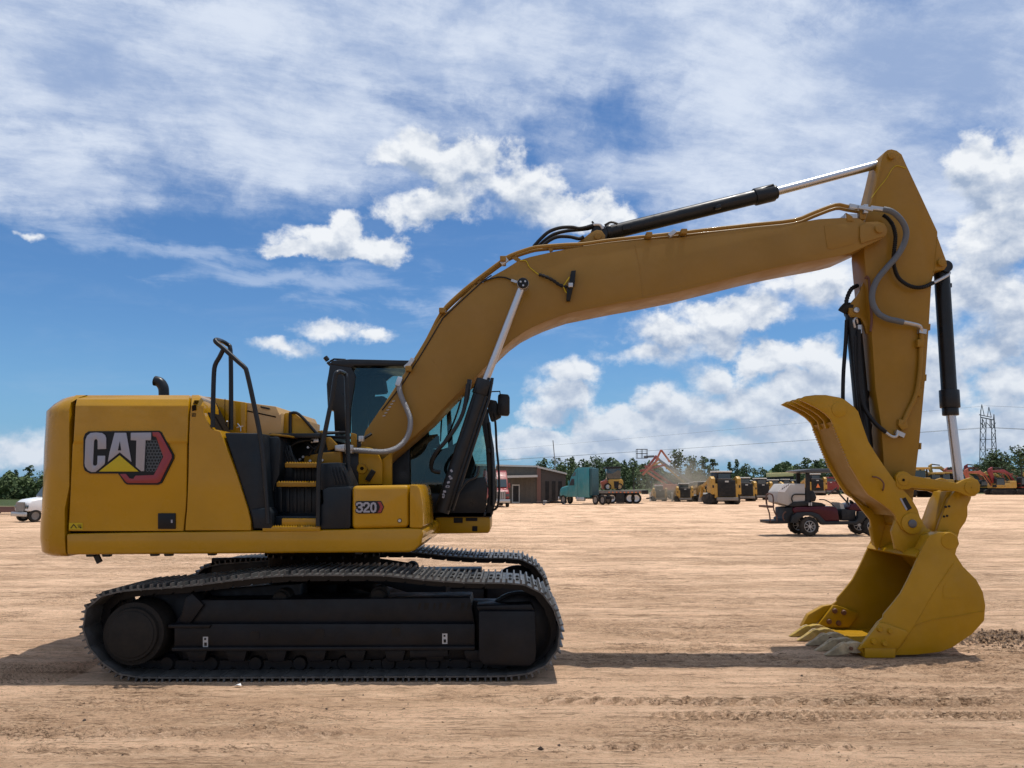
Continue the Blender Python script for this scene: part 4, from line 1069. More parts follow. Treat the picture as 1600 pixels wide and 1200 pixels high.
for i, p in enumerate(dn):
    t = (dn[min(i+1, len(dn)-1)]-dn[max(i-1, 0)]).normalized(); nn = Vector((t.z, 0, -t.x))*.03
    q = p+nn
    rows.append([(p.x, -YK+.035, p.z), (p.x, YK-.035, p.z), (q.x, YK-.035, q.z), (q.x, -YK+.035, q.z)])
m = MB().grid(rows, closed=True); b = len(m.v); m.f += [(0, 1, 2, 3), (b-4, b-3, b-2, b-1)]; m.m += [0, 0]
m.build('bucket_shell', yel2, bucket, ang=40)
g = MB().px([(1441,860),(1452,838),(1467,832),(1484,832),(1492,838),(1497,850),(1492,866),(1462,858)], -YK+.03, -YK+.21)
g.px([(1441,860),(1452,838),(1467,832),(1484,832),(1492,838),(1497,850),(1492,866),(1462,858)], YK-.21, YK-.03, Yref=-YK)
g.each('bucket_gusset', yel2, bucket, bevel=.01)
ear = [(1400,858),(1394,830),(1400,812),(1412,803),(1428,803),(1437,808),(1447,824),(1470,838),(1484,829),(1496,836),(1499,850),(1490,866),(1460,862),(1420,866)]
for y0, y1 in ((-.29, -.235), (.235, .29)):
    MB().px(ear, y0, y1, Yref=-.29).build('bucket_ear', yel2, bucket, bevel=.006)
for (x, y) in ((1424, 818), (1484, 844)):
    p = P(x, y, -.29)
    MB().cyl((p.x, -.29, p.z), (p.x, .29, p.z), .045, n=24).build('bucket_pin', yel2, bucket, bevel=.004)
p = P(1484, 844, -.29); p = P(1483, 845, -YK); MB().lathe((p.x, -YK-.006, p.z), (0, 1, 0), [(0, .05), (.0, .085), (.01, .09), (.22, .09)], 28).build('pin_boss', yel2, bucket)
# stiffener lines, wear plates
w = MB()
seamline([(1478,912),(1474,917),(1474,933),(1480,935),(1500,935)], -YK, .9, .003)
seamline([(1538,955),(1500,962),(1460,968),(1433,976),(1425,985)], -YK, 1.0, .006)
seamline([(1490,880),(1460,925),(1440,960),(1425,985),(1412,1005),(1400,1022)], -YK, 1.0, .004)
w.each('weld_seam', yel2, bucket, smooth=False)
cut = [(1339,1014),(1356,993),(1372,972),(1380,973),(1414,985),(1416,990),(1400,1012),(1345,1012)]
for s in (0, 1):
    Yc = (-YK-.035, -YK+.002) if s == 0 else (YK-.075, YK-.034)
    co = MB().px(cut, Yc[0], Yc[1], Yref=-YK)
    if s == 1: co.px([(1339,1014),(1318,1012),(1330,990),(1356,975),(1372,972)], YK-.03, YK+.06, Yref=-YK)
    cu_ = co.build('side_cutter', yel2, bucket, bevel=.006)
    for x, y in ((1362,1001),(1379,1004),(1372,982),(1388,985)):
        p = P(x+ (0 if s == 0 else 2), y, -YK); yb_ = Yc[0]
        if s == 0 and (x, y) == (1362, 1001): pass
        MB().lathe((p.x, yb_-.022, p.z), (0, 1, 0), [(0, .018), (0, .024), (.012, .03), (.024, .034)], 12).build('cutter_bolt', mat('rusty_bolt', (.12, .045, .02), .6) if s == 1 and 'rusty_bolt' not in MATS else (MATS['rusty_bolt'] if s else yel2), cu_)
MB().px([(1351,1012),(1400,1009),(1399,1028),(1352,1028)], -YK-.03, -YK+.2).build('wear_shoe', yel2, bucket, bevel=.005)
p0 = P(1345, 1018, -YK); MB().prism([(p0.x-.05, -YK+.04, p0.z-.005), (p0.x+.16, -YK+.04, p0.z+.028), (p0.x+.22, -YK+.04, p0.z+.012), (p0.x+.16, -YK+.04, p0.z-.03), (p0.x, -YK+.04, p0.z-.03)], (0, 2*YK-.08, 0)).build('bucket_lip', yel2, bucket, bevel=.004)
toothm = mat('earth_worn_tooth', (.34, .26, .155), .75, var=.35, vscale=12, dust=.6, bump=.5, bscale=45)
toothy = mat('yellow_scuffed_tooth', (.36, .24, .04), .7, var=.3, vscale=12, dust=.7, bump=.5, bscale=45)
pl = P(1343, 1016, -YK); TZ = pl.z
for k in range(5):
    Yt = -YK+.08+k*(2*YK-.16)/4
    mb = MB()
    jz = random.uniform(-.006, .006)
    def solid(prof, wd):
        vs = [(pl.x+x, Yt-h, TZ+z+jz) for (x, z), h in zip(prof, wd)]+[(pl.x+x, Yt+h, TZ+z+jz) for (x, z), h in zip(prof, wd)]
        n = len(prof)
        return MB().add(vs, [tuple(range(n)), tuple(range(2*n-1, n-1, -1))]+[(i, i+n, (i+1) % n+n, (i+1) % n) for i in range(n)])
    to = solid([(.11, .010), (.08, .045), (.03, .066), (-.04, .068), (-.10, .050), (-.115, .020), (-.10, -.035), (-.02, -.045), (.11, -.03)], [v*.82 for v in (.046, .05, .056, .058, .05, .042, .05, .055, .05)]).build('tooth', toothm if k < 3 else toothy, bucket, bevel=.005, seg=1, ang=20)
    solid([(-.085, .052), (-.12, .060), (-.16, .050), (-.20, .022), (-.25, -.012), (-.31, -.048), (-.345, -.070), (-.30, -.074), (-.20, -.064), (-.10, -.050), (-.085, -.02)], [v*.74 for v in (.052, .056, .054, .044, .040, .034, .028, .034, .046, .056, .05)]).build('tooth_tip', toothm if k < 3 else toothy, to, bevel=.004, seg=1, ang=20)
    solid([(-.12, .064), (-.16, .056), (-.20, .028), (-.20, .018), (-.12, .05)], [.012, .012, .01, .01, .012]).build('tooth_ridge', toothm, to)
    MB().cyl((pl.x-.075, Yt-.064, TZ+.012), (pl.x-.075, Yt+.064, TZ+.012), .018, n=12).build('tooth_pin', MATS['rusty_bolt'], to)
# ---- links
YL = .27
for s in (-1, 1):
    y0, y1 = (-YL-.05, -YL) if s < 0 else (YL, YL+.05)
    m = MB().px([(1400,744),(1404,738),(1411,736),(1418,738),(1424,743),(1479,752),(1496,755),(1508,749),(1518,746),(1528,750),(1532,758),(1531,768),(1524,775),(1514,776),(1496,768),(1425,762),(1418,765),(1408,765),(1401,759)], y0, y1, Yref=-YL-.05)
    lk = m.build('bucket_link', yel2, EX, bevel=.006)
    for x, y, r in ((1411,750,.062),(1517,762,.072)):
        p = P(x, y, -YL-.05); yy = y0-.008 if s < 0 else y1
        MB().cyl((p.x, yy, p.z), (p.x, yy+.009, p.z), r, n=24).cyl((p.x, yy-(.005 if s < 0 else -.009), p.z), (p.x, yy+.006, p.z), .018 if x < 1450 else .005, n=10, mi=1).build('link_boss', [yel2, seam], lk, bevel=.002)
p = P(1517, 762, -YL-.05); MB().cyl((p.x, -.27, p.z), (p.x, .27, p.z), .05, n=20).build('link_pin', yel2, EX)
p = P(1411, 750, -YL-.05); MB().cyl((p.x, -.27, p.z), (p.x, .27, p.z), .05, n=20).build('link_pin', yel2, EX)
pw = [(1492,768),(1500,765),(1519,770),(1517,780),(1512,791),(1512,806),(1509,815),(1500,828),(1495,846),(1475,846),(1463,834),(1469,815),(1477,793),(1482,780)]
m = MB().px(pw, -.20, -.14).px(pw, .14, .20, Yref=-.20)
m.px([(1484,768),(1500,768),(1484,800),(1474,830),(1463,830),(1468,815),(1474,795)], -.14, .14, Yref=-.20)
h = m.build('power_link', yel2, EX, bevel=.006)
b_ = MB()
for x, y in ((1484,792),(1489,791),(1481,807),(1486,806)): p = P(x-6, y, -.205); b_.cyl((p.x-.0, -.21, p.z), (p.x, -.19, p.z), .012, n=8)
b_.each('link_bolt', hubm, h)
# ---- thumb
tp = [(1249,624),(1258,619),(1274,617),(1290,617),(1301,619),(1312,621),(1321,625),(1335,636),(1341,643),(1344,652),(1350,670),(1357,690),(1368,708),(1380,726),(1398,751),(1412,766),(1425,780),(1434,796),(1438,809),(1438,823),(1432,831),(1425,834),(1416,832),(1409,827),(1402,814),(1399,805),(1393,798),(1375,785),(1357,773),(1346,757),(1330,730)]
tp += serr((1330,730), (1303,664), 16, -1.6)[1:]
tp += [(1303,664),(1299,655),(1290,646),(1278,638),(1262,630)]
thumb = MB().px(tp, -.31, -.265).build('thumb', yel2, EX, bevel=.004)
MB().px(tp, .265, .31, Yref=-.31).build('thumb_side', yel2, thumb, bevel=.004)
tine = [(1249,624),(1258,619),(1274,617),(1301,619),(1325,630),(1330,660),(1303,668),(1299,655),(1290,646),(1278,638),(1262,630)]
for y0 in (-.10, .08): MB().px(tine, y0, y0+.03, Yref=-.31).build('tine', yel2, thumb, bevel=.003)
cv = [(1300,659),(1308,671),(1318,698),(1333,729),(1348,755),(1361,772),(1378,785),(1394,798),(1398,806)]
rows = []
cpts = smoothpath([P(x, y, -.31) for x, y in cv], 4)
for i, p in enumerate(cpts):
    t = (cpts[min(i+1, len(cpts)-1)]-cpts[max(i-1, 0)]).normalized(); nn = Vector((-t.z, 0, t.x))*.02
    a = p+Vector((.012, 0, 0)); q = a+Vector((.022, 0, .008))
    rows.append([(a.x, -.265, a.z), (a.x, .265, a.z), (q.x, .265, q.z), (q.x, -.265, q.z)])
m = MB().grid(rows, closed=True); b = len(m.v); m.f += [(0, 1, 2, 3), (b-4, b-3, b-2, b-1)]; m.m += [0, 0]
m.build('thumb_plate', tan2, thumb, ang=50)
top_ = [(1262,621),(1274,619),(1301,621),(1321,627),(1333,637),(1340,648)]
rows = []
for x, y in top_: a = P(x, y, -.31); rows.append([(a.x, -.265, a.z), (a.x, .265, a.z), (a.x-.005, .265, a.z-.02), (a.x-.005, -.265, a.z-.02)])
m = MB().grid(rows, closed=True); b = len(m.v); m.f += [(0, 1, 2, 3), (b-4, b-3, b-2, b-1)]; m.m += [0, 0]
m.build('thumb_back', yel2, thumb, ang=60)
p = P(1311, 640, -.31); MB().cyl((p.x, -.318, p.z), (p.x, -.30, p.z), .085, n=28).build('thumb_boss', yel2, thumb, bevel=.003)
MB().cyl((p.x, -.26, p.z), (p.x, .26, p.z), .07, n=20).build('cross_tube', yel2, thumb)
p = P(1424, 818, -.31); MB().cyl((p.x, -.33, p.z), (p.x, -.30, p.z), .115, n=32).build('pivot_boss', yel2, thumb, bevel=.004)
MB().cyl((p.x, -.345, p.z), (p.x, -.3, p.z), .046, n=24).build('pivot_pin', mat('dull_grey_pin', (.10,.10,.11), .4, metal=.5), thumb, bevel=.006)
MB().px([(1408,780),(1415,777),(1425,794),(1418,798)], -.314, -.309).build('thumb_decal', badge, thumb, smooth=False)
MB().px([(1406,779),(1408.5,778),(1418,796),(1416,797.5)], -.3145, -.3105).build('decal_edge', silver, thumb, smooth=False)
MB().tube([P(1364,745,-.30),P(1365,745,-.35),P(1371,746,-.36),P(1378,751,-.36),P(1381,757,-.36),P(1380,764,-.355),P(1379,766,-.30)], .009, 8, smooth=2).build('thumb_handle', MATS['rusty_bolt'], thumb)
# arms from thumb pivot to stick base
MB().px([(1330,775),(1346,789),(1375,800),(1385,812),(1372,860),(1366,852),(1360,812)], .22, .26).build('thumb_far_arm', yel2, thumb, bevel=.005)
# ------------------------------------------------------------------ things of the yard
rub   = mat('dusty_rubber', (.016, .016, .016), .8, var=.2, dust=.12, spec=.2)
glz   = mat('dark_cab_glass', (.03, .045, .05), .08, spec=.8)
cream = mat('white_cab_roof', (.62, .62, .58), .5, var=.05, dust=.1)
ygr   = mat('yard_machine_yellow', (.42, .235, .03), .5, var=.1, dust=.25)
drk   = mat('yard_machine_black', (.010, .011, .013), .5, var=.2, dust=.05, spec=.25)
gryp  = mat('grey_bumper_steel', (.16, .15, .14), .6, var=.1, dust=.3)
teal  = mat('teal_truck_paint', (.018, .17, .19), .35, coat=.4, var=.05, dust=.06)
teald = mat('teal_fairing_dark', (.012, .06, .07), .5, var=.1)
redp  = mat('machine_red_paint', (.22, .018, .018), .45, var=.08, dust=.1)
orgp  = mat('machine_orange_red_paint', (.36, .085, .04), .45, var=.08, dust=.1)
wht   = mat('truck_white_paint', (.72, .72, .72), .35, coat=.2, var=.03)
slv   = mat('silver_grille', (.42, .42, .42), .35, metal=.7)
mar   = mat('maroon_cart_paint', (.055, .003, .010), .35, coat=.2, spec=.2, var=.05, dust=.0)
fend  = mat('grey_black_fender', (.016, .019, .022), .5, var=.1, dust=.03, spec=.25)
boxm  = mat('scuffed_white_cooler_plastic', (.40, .37, .34), .55, var=.06, dust=.1)
roofm = mat('charcoal_roof_plastic', (.045, .052, .060), .45)
brn   = mat('rusty_brown_tube', (.085, .035, .022), .55, var=.2)
bldm  = mat('brown_metal_siding', (.085, .074, .060), .6, var=.08)
bldd  = mat('dark_brown_siding', (.05, .042, .038), .6, var=.08)
trim  = mat('pale_metal_trim', (.42, .42, .40), .5)
lred  = mat('faded_red_siding', (.15, .075, .06), .6)
ygl   = mat('pale_yellow_tarp', (.75, .62, .28), .6)
galv  = mat('galvanised_lattice', (.15, .17, .18), .6)
silt  = mat('dusty_silver_paint', (.34, .34, .33), .45, var=.05, dust=.1)
signo = mat('orange_triangle', (.75, .20, .05), .5)
blue_ = mat('dark_blue_cab_panel', (.02, .035, .07), .4)

def put(o, px, py, w=None, mw=None, rz=0):
    g = G(px, py); o.location = g; o.rotation_euler.z = rz
    if w: d = g.y-CY; sc = w*d*math.cos(TH)/1200/mw; o.scale = (sc, sc, sc)
    return o
def putc(proto, px, py, label, w=None, mw=None, rz=0, swap=None):
    c = place(proto, (0, 0, 0), 0, label, swap=swap); return put(c, px, py, w, mw, rz)
def wheel(parent, x, y, z, r, w, name='wheel', rim=slv, n=16):
    o = MB().lathe((x, y-w/2, z), (0, 1, 0), [(0, r*.62), (0, r*.93), (w*.15, r), (w*.85, r), (w, r*.93), (w, r*.62)], n, cap=False).build(name, rub, parent)
    MB().lathe((x, y-w/2+w*.12, z), (0, 1, 0), [(0, r*.18), (-.01, r*.2), (.01, r*.5), (-.01, r*.62), (w*.5, r*.62)], n).build('rim', rim, o)
    return o
# ---- compact track loader seen from behind (rear faces -Y)
def loader(label, group):
    t = thing('track_loader', (0, 0, 0), label, 'track loader', group)
    for s in (-1, 1):
        pts = [(.1, .12), (.35, 0), (1.9, 0), (2.25, .25), (2.1, .52), (.45, .78), (.12, .6)]
        MB().prism([(s*.72-.20, y, z) for y, z in pts], (.40, 0, 0)).build('rubber_track', rub, t, bevel=.03)
        MB().prism([(s*.84-.13, y, z) for y, z in [(0, .62), (0, 1.62), (.25, 1.78), (.9, 1.6), (1.0, .8), (.3, .7)]], (.26, 0, 0)).build('tower', ygr, t, bevel=.03)
        MB().bar((s*.86, .15, 1.66), (s*.84, 2.3, 1.1), .12, .2).bar((s*.84, 2.25, 1.15), (s*.84, 2.6, .35), .12, .18).each('lift_arm', ygr, t, bevel=.02)
        MB().box((s*.86, -.015, 1.12), (.10, .03, .16)).build('tail_light', drk, t)
    MB().box((0, .75, .85), (1.5, 1.5, .9)).build('body', ygr, t, bevel=.03)
    d = MB().box((0, -.02, 1.0), (1.16, .14, 1.05)).build('rear_door', drk, t, bevel=.03)
    g = MB()
    for k in range(8): g.box((0, -.10, .66+k*.10), (.96, .03, .045))
    g.each('slat', drk, d)
    MB().box((0, -.11, 1.44), (.24, .02, .10)).build('badge_plate', trim, d)
    MB().box((0, -.10, .34), (1.36, .22, .20)).build('bumper', gryp, t, bevel=.02)
    c = MB().prism([(-.46, y, z) for y, z in [(.35, 1.45), (.35, 2.02), (1.6, 2.02), (1.75, 1.0), (1.2, 1.0)]], (.92, 0, 0)).build('cab', drk, t, bevel=.02)
    MB().box((0, .335, 1.76), (.78, .03, .34)).build('rear_window', glz, c)
    MB().box((0, .95, 2.07), (1.0, 1.4, .10)).build('cab_roof', cream, c, bevel=.03)
    MB().box((0, .28, 1.60), (.9, .16, .08)).build('radiator_cover', gryp, t, bevel=.02)
    MB().prism([(-.9, y, z) for y, z in [(2.5, .1), (2.5, .6), (2.75, .7), (3.1, .1)]], (1.8, 0, 0)).build('loader_bucket', gryp, t)
    return t
GL = 'loaders parked in rows across the yard'
LO = put(loader('nearest black and yellow loader with a slatted rear door, at the end of its row', GL), 1136, 788, 49, 2.0, R(4))
for px, py, w, lab, rz in [
    (1167, 783, 35, 'black and yellow loader with a square light badge, second from the nearest one', 2),
    (1193, 781, 32, 'loader with a plain dark rear panel beside the cooler box of the golf cart', 0),
    (1213, 778, 27, 'narrow loader half hidden behind the rear rack of the golf cart', 0),
    (1071, 784, 27, 'dust covered loader in the brown cloud, right of the pale marker posts', -2),
    (1032, 783, 23, 'dust covered loader between the two pale marker posts', 0),
    (1278, 774, 32, 'loader with an orange triangle on its back, behind the golf cart seat', 0)]:
    o = putc(LO, px, py, lab, w, 2.0, R(rz))
    if 'triangle' in lab:
        g = o
        tm = MB().prism([(-.2, -.15, .75), (.2, -.15, .75), (0, -.15, 1.15)], (0, .02, 0)).build('triangle_sign', signo, None); tm.parent = o; tm.location = (0, 0, 0)
for k, (px, py) in enumerate([(1111, 784), (1103, 782), (1096, 781), (1090, 780)]):
    putc(LO, px, py, ['loader directly behind the left shoulder of the nearest loader', 'loader three back in the slanting row behind the nearest loader', 'loader four back in the slanting row, edge of the dust', 'last loader of the slanting row before the dust cloud'][k], 30-k*2, 2.0, R(22))
for k, (px, py, w) in enumerate([(1231, 772, 22), (1247, 771, 20), (1180, 772, 20), (1157, 772, 20), (1319, 771, 22), (1345, 771, 22)]):
    putc(LO, px, py, ['loader behind the top of the white cooler box', 'small far loader just left of the golf cart post', 'far loader roof showing between the second and third rear panels', 'far loader whose pale roof shows behind the nearest one', 'far loader hidden mostly by the curved thumb', 'far loader right of the red one behind the thumb'][k], w, 2.0, 0)
putc(LO, 1299, 772, 'bright red loader between the triangle sign and the thumb', 25, 2.0, R(-8), swap={ygr: redp, drk: redp, cream: redp})
# ---- second kind: big dozers with canopies
def dozer(label, group):
    t = thing('bulldozer', (0, 0, 0), label, 'bulldozer', group)
    for s in (-1, 1):
        MB().prism([(s*1.0-.25, y, z) for y, z in [(.2, .3), (.6, 0), (3.2, 0), (3.7, .4), (3.3, .95), (.8, 1.1), (.3, .85)]], (.5, 0, 0)).build('crawler_track', rub, t, bevel=.04)
        MB().bar((s*.8, 1.0, 1.6), (s*.8, 1.0, 2.9), .12).bar((s*.8, 2.3, 1.5), (s*.8, 2.3, 2.9), .12).each('canopy_post', drk, t)
    MB().box((0, 2.0, 1.2), (1.5, 3.2, 1.0)).build('body', ygr, t, bevel=.06)
    MB().box((0, .7, 1.75), (1.5, .9, .5)).build('fuel_tank', ygr, t, bevel=.05)
    MB().box((0, 1.65, 2.3), (1.35, 1.2, .9)).build('cab_glass', glz, t)
    MB().box((0, 1.65, 2.98), (2.1, 2.0, .22)).build('canopy_roof', ygr, t, bevel=.05)
    MB().box((0, .05, .9), (1.7, .25, .5)).build('rear_drawbar', gryp, t, bevel=.05)
    MB().box((0, 4.1, .6), (3.2, .15, 1.1)).build('blade', ygr, t)
    return t
GD = 'crawler machines in the far row right of the stick'
D0 = put(dozer('canopied yellow crawler standing nearest, just right of the excavator stick', GD), 1447, 777, 38, 2.5, 0)
for k, (px, py, w) in enumerate([(1470, 771, 26), (1487, 771, 27), (1508, 771, 27), (1436, 772, 24), (1418, 771, 24)]):
    putc(D0, px, py, ['yellow crawler just left of the chrome bucket rod', 'yellow crawler straight behind the chrome bucket rod', 'yellow crawler just right of the chrome bucket rod', 'yellow crawler half behind the edge of the excavator stick', 'yellow crawler hidden behind the excavator stick'][k], w, 2.5, R((-8, 5, -4, 3, 6)[k]))
# ---- excavators of the far right, side on, arms to the left
def digger(label, body, arm, group, reach=1.):
    t = thing('excavator', (0, 0, 0), label, 'excavator', group)
    for y in (-1.1, .7):
        MB().prism([(x, y, z) for x, z in [(-2, .25), (-1.7, 0), (1.7, 0), (2, .25), (2, .6), (1.7, .85), (-1.7, .85), (-2, .6)]], (0, .5, 0)).build('crawler_track', rub, t, bevel=.03)
    MB().box((0, 0, .75), (1.6, 1.3, .5)).build('chassis', drk, t)
    MB().box((.35, 0, 1.45), (3.3, 2.4, .75)).build('body', body, t, bevel=.08)
    MB().box((1.55, 0, 1.7), (1.1, 2.4, 1.1)).build('counterweight', body, t, bevel=.12)
    c = MB().prism([(x, -1.2, z) for x, z in [(-1.35, 1.2), (-1.2, 2.6), (-1.0, 2.75), (.1, 2.75), (.25, 1.2)]], (0, 1.0, 0)).build('cab', drk, t, bevel=.04)
    MB().prism([(x, -1.215, z) for x, z in [(-1.2, 1.6), (-1.08, 2.55), (0, 2.55), (.1, 1.6)]], (0, .02, 0)).build('cab_window', glz, c)
    r = reach
    bm_ = MB().prism([(x*r, -.05, z) for x, z in [(-.9, 1.6), (-2.2, 3.4), (-3.0, 3.9), (-5.2, 3.75), (-5.3, 3.5), (-3.1, 3.4), (-2.4, 3.0), (-1.3, 1.4)]], (0, .45, 0)).build('boom', arm, t, bevel=.03)
    st = MB().prism([(x*r, .02, z) for x, z in [(-4.9, 4.3), (-5.5, 4.0), (-5.6, 3.5), (-4.7, 1.3), (-4.4, 1.3), (-4.9, 3.5)]], (0, .32, 0)).build('stick', arm, t, bevel=.02)
    MB().cyl((-3.2*r, .17, 4.05), (-4.9*r, .17, 4.2), .09, n=10).cyl((-1.6*r, -.15, 1.6), (-2.5*r, -.15, 3.1), .08, n=10).each('cylinder', drk, t)
    MB().prism([(x*r, -.4, z) for x, z in [(-4.3, 1.4), (-3.9, 1.0), (-3.8, .4), (-4.3, .02), (-5.0, .1), (-4.8, .9)]], (0, 1.1, 0)).build('bucket', drk, t, bevel=.02)
    return t
GE = 'excavators lined up at the far right'
E0 = put(digger('yellow excavator with an orange red arm reaching over it, far right row', ygr, orgp, GE), 1563, 773, 42, 4.4, 0)
putc(E0, 1600, 773, 'red excavator with a rounded red counterweight at the edge of the yard', 44, 4.4, R(6), swap={ygr: redp, orgp: redp})
for px, py, w, lab, sw in [(1582, 770, 34, 'yellow excavator with a folded yellow arm behind the red one', {orgp: ygr}), (1540, 770, 32, 'yellow excavator with a tan counterweight behind the bucket link', {orgp: ygr}), (1612, 770, 34, 'orange excavator beyond the red one', {ygr: orgp}), (1650, 771, 36, 'yellow excavator past the red one', {orgp: ygr}),(1572, 768, 34, 'orange red excavator whose arm rises highest in the far row', {ygr: orgp})]:
    putc(E0, px, py, lab, w, 4.4, R(random.uniform(-10, 10)), swap=sw)
# ---- a second, farther line of machines
row = [(1352,'orange red excavator far behind the thumb',1),(1392,'yellow excavator far behind the lower stick',0),(1427,'yellow excavator whose arm shows just right of the stick',0),(1452,'yellow excavator behind the nearest canopied crawler',0),(1466,'yellow excavator behind the gap between two crawlers',0),(1480,'tan excavator behind the chrome rod in the far line',0),(1496,'yellow excavator right of the chrome rod in the far line',0),(1512,'orange excavator above the bucket link pin',1),(1526,'orange red excavator in front of the pylon foot',1),(1549,'yellow excavator just right of the pylon foot',0),(1560,'red excavator under the dark trees',2),(1591,'orange excavator with a raised arm under the tallest dark tree',1),(1606,'yellow excavator at the very edge of the far line',0)]
for k, (px, lab, c_) in enumerate(row):
    o = putc(E0, px, 767, lab, 36, 4.4, R((-14, 8, 20, -6, 12)[k % 5]), swap=({orgp: ygr}, {ygr: orgp}, {ygr: redp, orgp: redp})[c_]); o.scale = (o.scale.x, o.scale.y, o.scale.z*(1.05, .92, 1.2, 1.0)[k % 4])
for k, (px, w) in enumerate(((1140, 15), (1158, 15), (1172, 15), (1188, 14), (1203, 14), (1217, 14), (1236, 15), (1262, 15), (1288, 15), (1312, 15), (1122, 14))):
    putc(LO, px, 766, 'far loader roof showing between the machines of the front row, ' + ['above the nearest loader', 'left of the second loader', 'above the second loader', 'above the third loader', 'above the cooler box lid', 'by the pale yellow trailer', 'left of the cart roof', 'under the cart roof', 'right of the triangle sign', 'behind the thumb teeth', 'above the slanting row'][k], w, 2.0, 0, swap={ygr: (ygr, tan2, drk)[k % 3]})
# ---- pickups
def pickup(label, group, cap=False):
    t = thing('pickup_truck', (0, 0, 0), label, 'pickup truck', group)     # tail faces -Y
    MB().prism([(-.98, y, z) for y, z in [(0, .55), (0, 1.15), (2.2, 1.15), (2.3, 1.2), (4.1, 1.2), (5.4, 1.05), (5.6, .6)]], (1.96, 0, 0)).build('body', silt, t, bevel=.06)
    c = MB().prism([(-.85, y, z) for y, z in [(2.15 if not cap else .15, 1.15), (2.35 if not cap else .3, 1.78), (3.6, 1.8), (4.4, 1.18)]], (1.7, 0, 0)).build('cab', silt, t, bevel=.08)
    MB().box((0, (2.2 if not cap else .2), 1.5), (1.35, .06, .36)).build('rear_window', glz, c)
    for s in (-1, 1):
        MB().box((s*.87, 3.0, 1.5), (.03, 1.3, .34)).build('side_window', glz, c)
        MB().box((s*.88, -.01, .95), (.14, .04, .36)).build('tail_light', redp, t)
        for y in (1.1, 4.6):
            MB().lathe((s*.82-.13, y, .38), (1, 0, 0), [(0, .2), (0, .36), (.04, .38), (.22, .38), (.26, .36), (.26, .2)], 16).build('wheel', rub, t)
    MB().box((0, -.08, .55), (1.9, .16, .2)).build('bumper', slv, t, bevel=.03)
    MB().box((0, -.012, .86), (1.5, .02, .40)).build('tailgate', silt, t, bevel=.01)
    return t
GP = 'pickup trucks about the yard'
K0 = put(pickup('silver pickup truck with a canopy, parked tail first in front of the brown building', GP, True), 833, 782, 30, 1.96, R(-8))
putc(K0, 806, 779, 'dark pickup truck by the building, just right of the red truck', 22, 1.96, R(10), swap={silt: fend})
putc(K0, 872, 777, 'white pickup truck standing between the silver one and the teal truck', 18, 1.96, R(-20), swap={silt: wht})
for k, (px, py, w, rz) in enumerate([(1203, 768, 26, 80), (1226, 768, 26, 95), (1250, 767, 25, 85), (1276, 767, 26, 90), (1303, 767, 26, 80), (1330, 767, 26, 100), (1178, 768, 24, 95), (1150, 768, 22, 88)]):
    putc(K0, px, py, ['white pickup at the left of the far row of pickups', 'white pickup behind the cooler box', 'white pickup left of the golf cart roof', 'white pickup under the golf cart roof', 'white pickup left of the thumb in the far row', 'white pickup behind the thumb', 'white pickup behind the third loader', 'white pickup behind the second loader'][k], w, 5.2, R(rz), swap={silt: wht})
# ---- building
def building():
    g = G(779, 786); d = g.y-CY; Y = g.y
    t = thing('metal_building', (0, 0, 0), 'long low brown metal building with a pale awning and sloping dark side', 'building')
    a = G(690, 786); w_ = MB()
    H0 = P(790, 726, Y).z; HR = P(838, 729, Y).z
    w_.px([(640,724),(840,729),(840,786),(640,786)], Y, Y+.3)
    wo = w_.build('front_wall', bldm, t)
    MB().px([(842,730),(884,741),(884,780),(842,786)], Y-.0, Y+14).build('side_wing', bldd, t)
    tr = MB()
    for k in range(26): tr.px([(642+k*7.7,727),(643.2+k*7.7,727),(643.2+k*7.7,744),(642+k*7.7,744)], Y-.05, Y)
    for k in range(26): tr.px([(642+k*7.7,749),(643.2+k*7.7,749),(643.2+k*7.7,785),(642+k*7.7,785)], Y-.05, Y)
    tr.each('siding_rib', bldm, wo, smooth=False)
    MB().px([(638,722),(842,727.5),(842,730),(638,725)], Y-.3, Y+.4).build('roof_edge', trim, t)
    MB().px([(840,728),(886,739),(886,741.5),(840,731)], Y-.4, Y+14).build('wing_roof', trim, t)
    MB().px([(792,743),(840,742),(840,745.5),(792,746.5)], Y-2.2, Y-.02).build('awning', trim, t)
    MB().px([(839,730),(845,732),(845,786),(839,786)], Y-.12, Y+.1).build('corner_post', lred, t)
    for x in (803, 680, 720):
        f = MB().px([(x-3,757),(x+9,757),(x+9,786),(x-3,786)], Y-.06, Y+.02).build('door', trim, t)
        MB().px([(x-1.5,759),(x+7.5,759),(x+7.5,784),(x-1.5,784)], Y-.08, Y-.06).build('door_panel', drk, f)
    for k, x in enumerate((852, 862, 872)): MB().px([(x,752),(x+6,752),(x+6,781),(x,781)], Y-.05, Y+.02).build('bay_door', drk, t)
building()
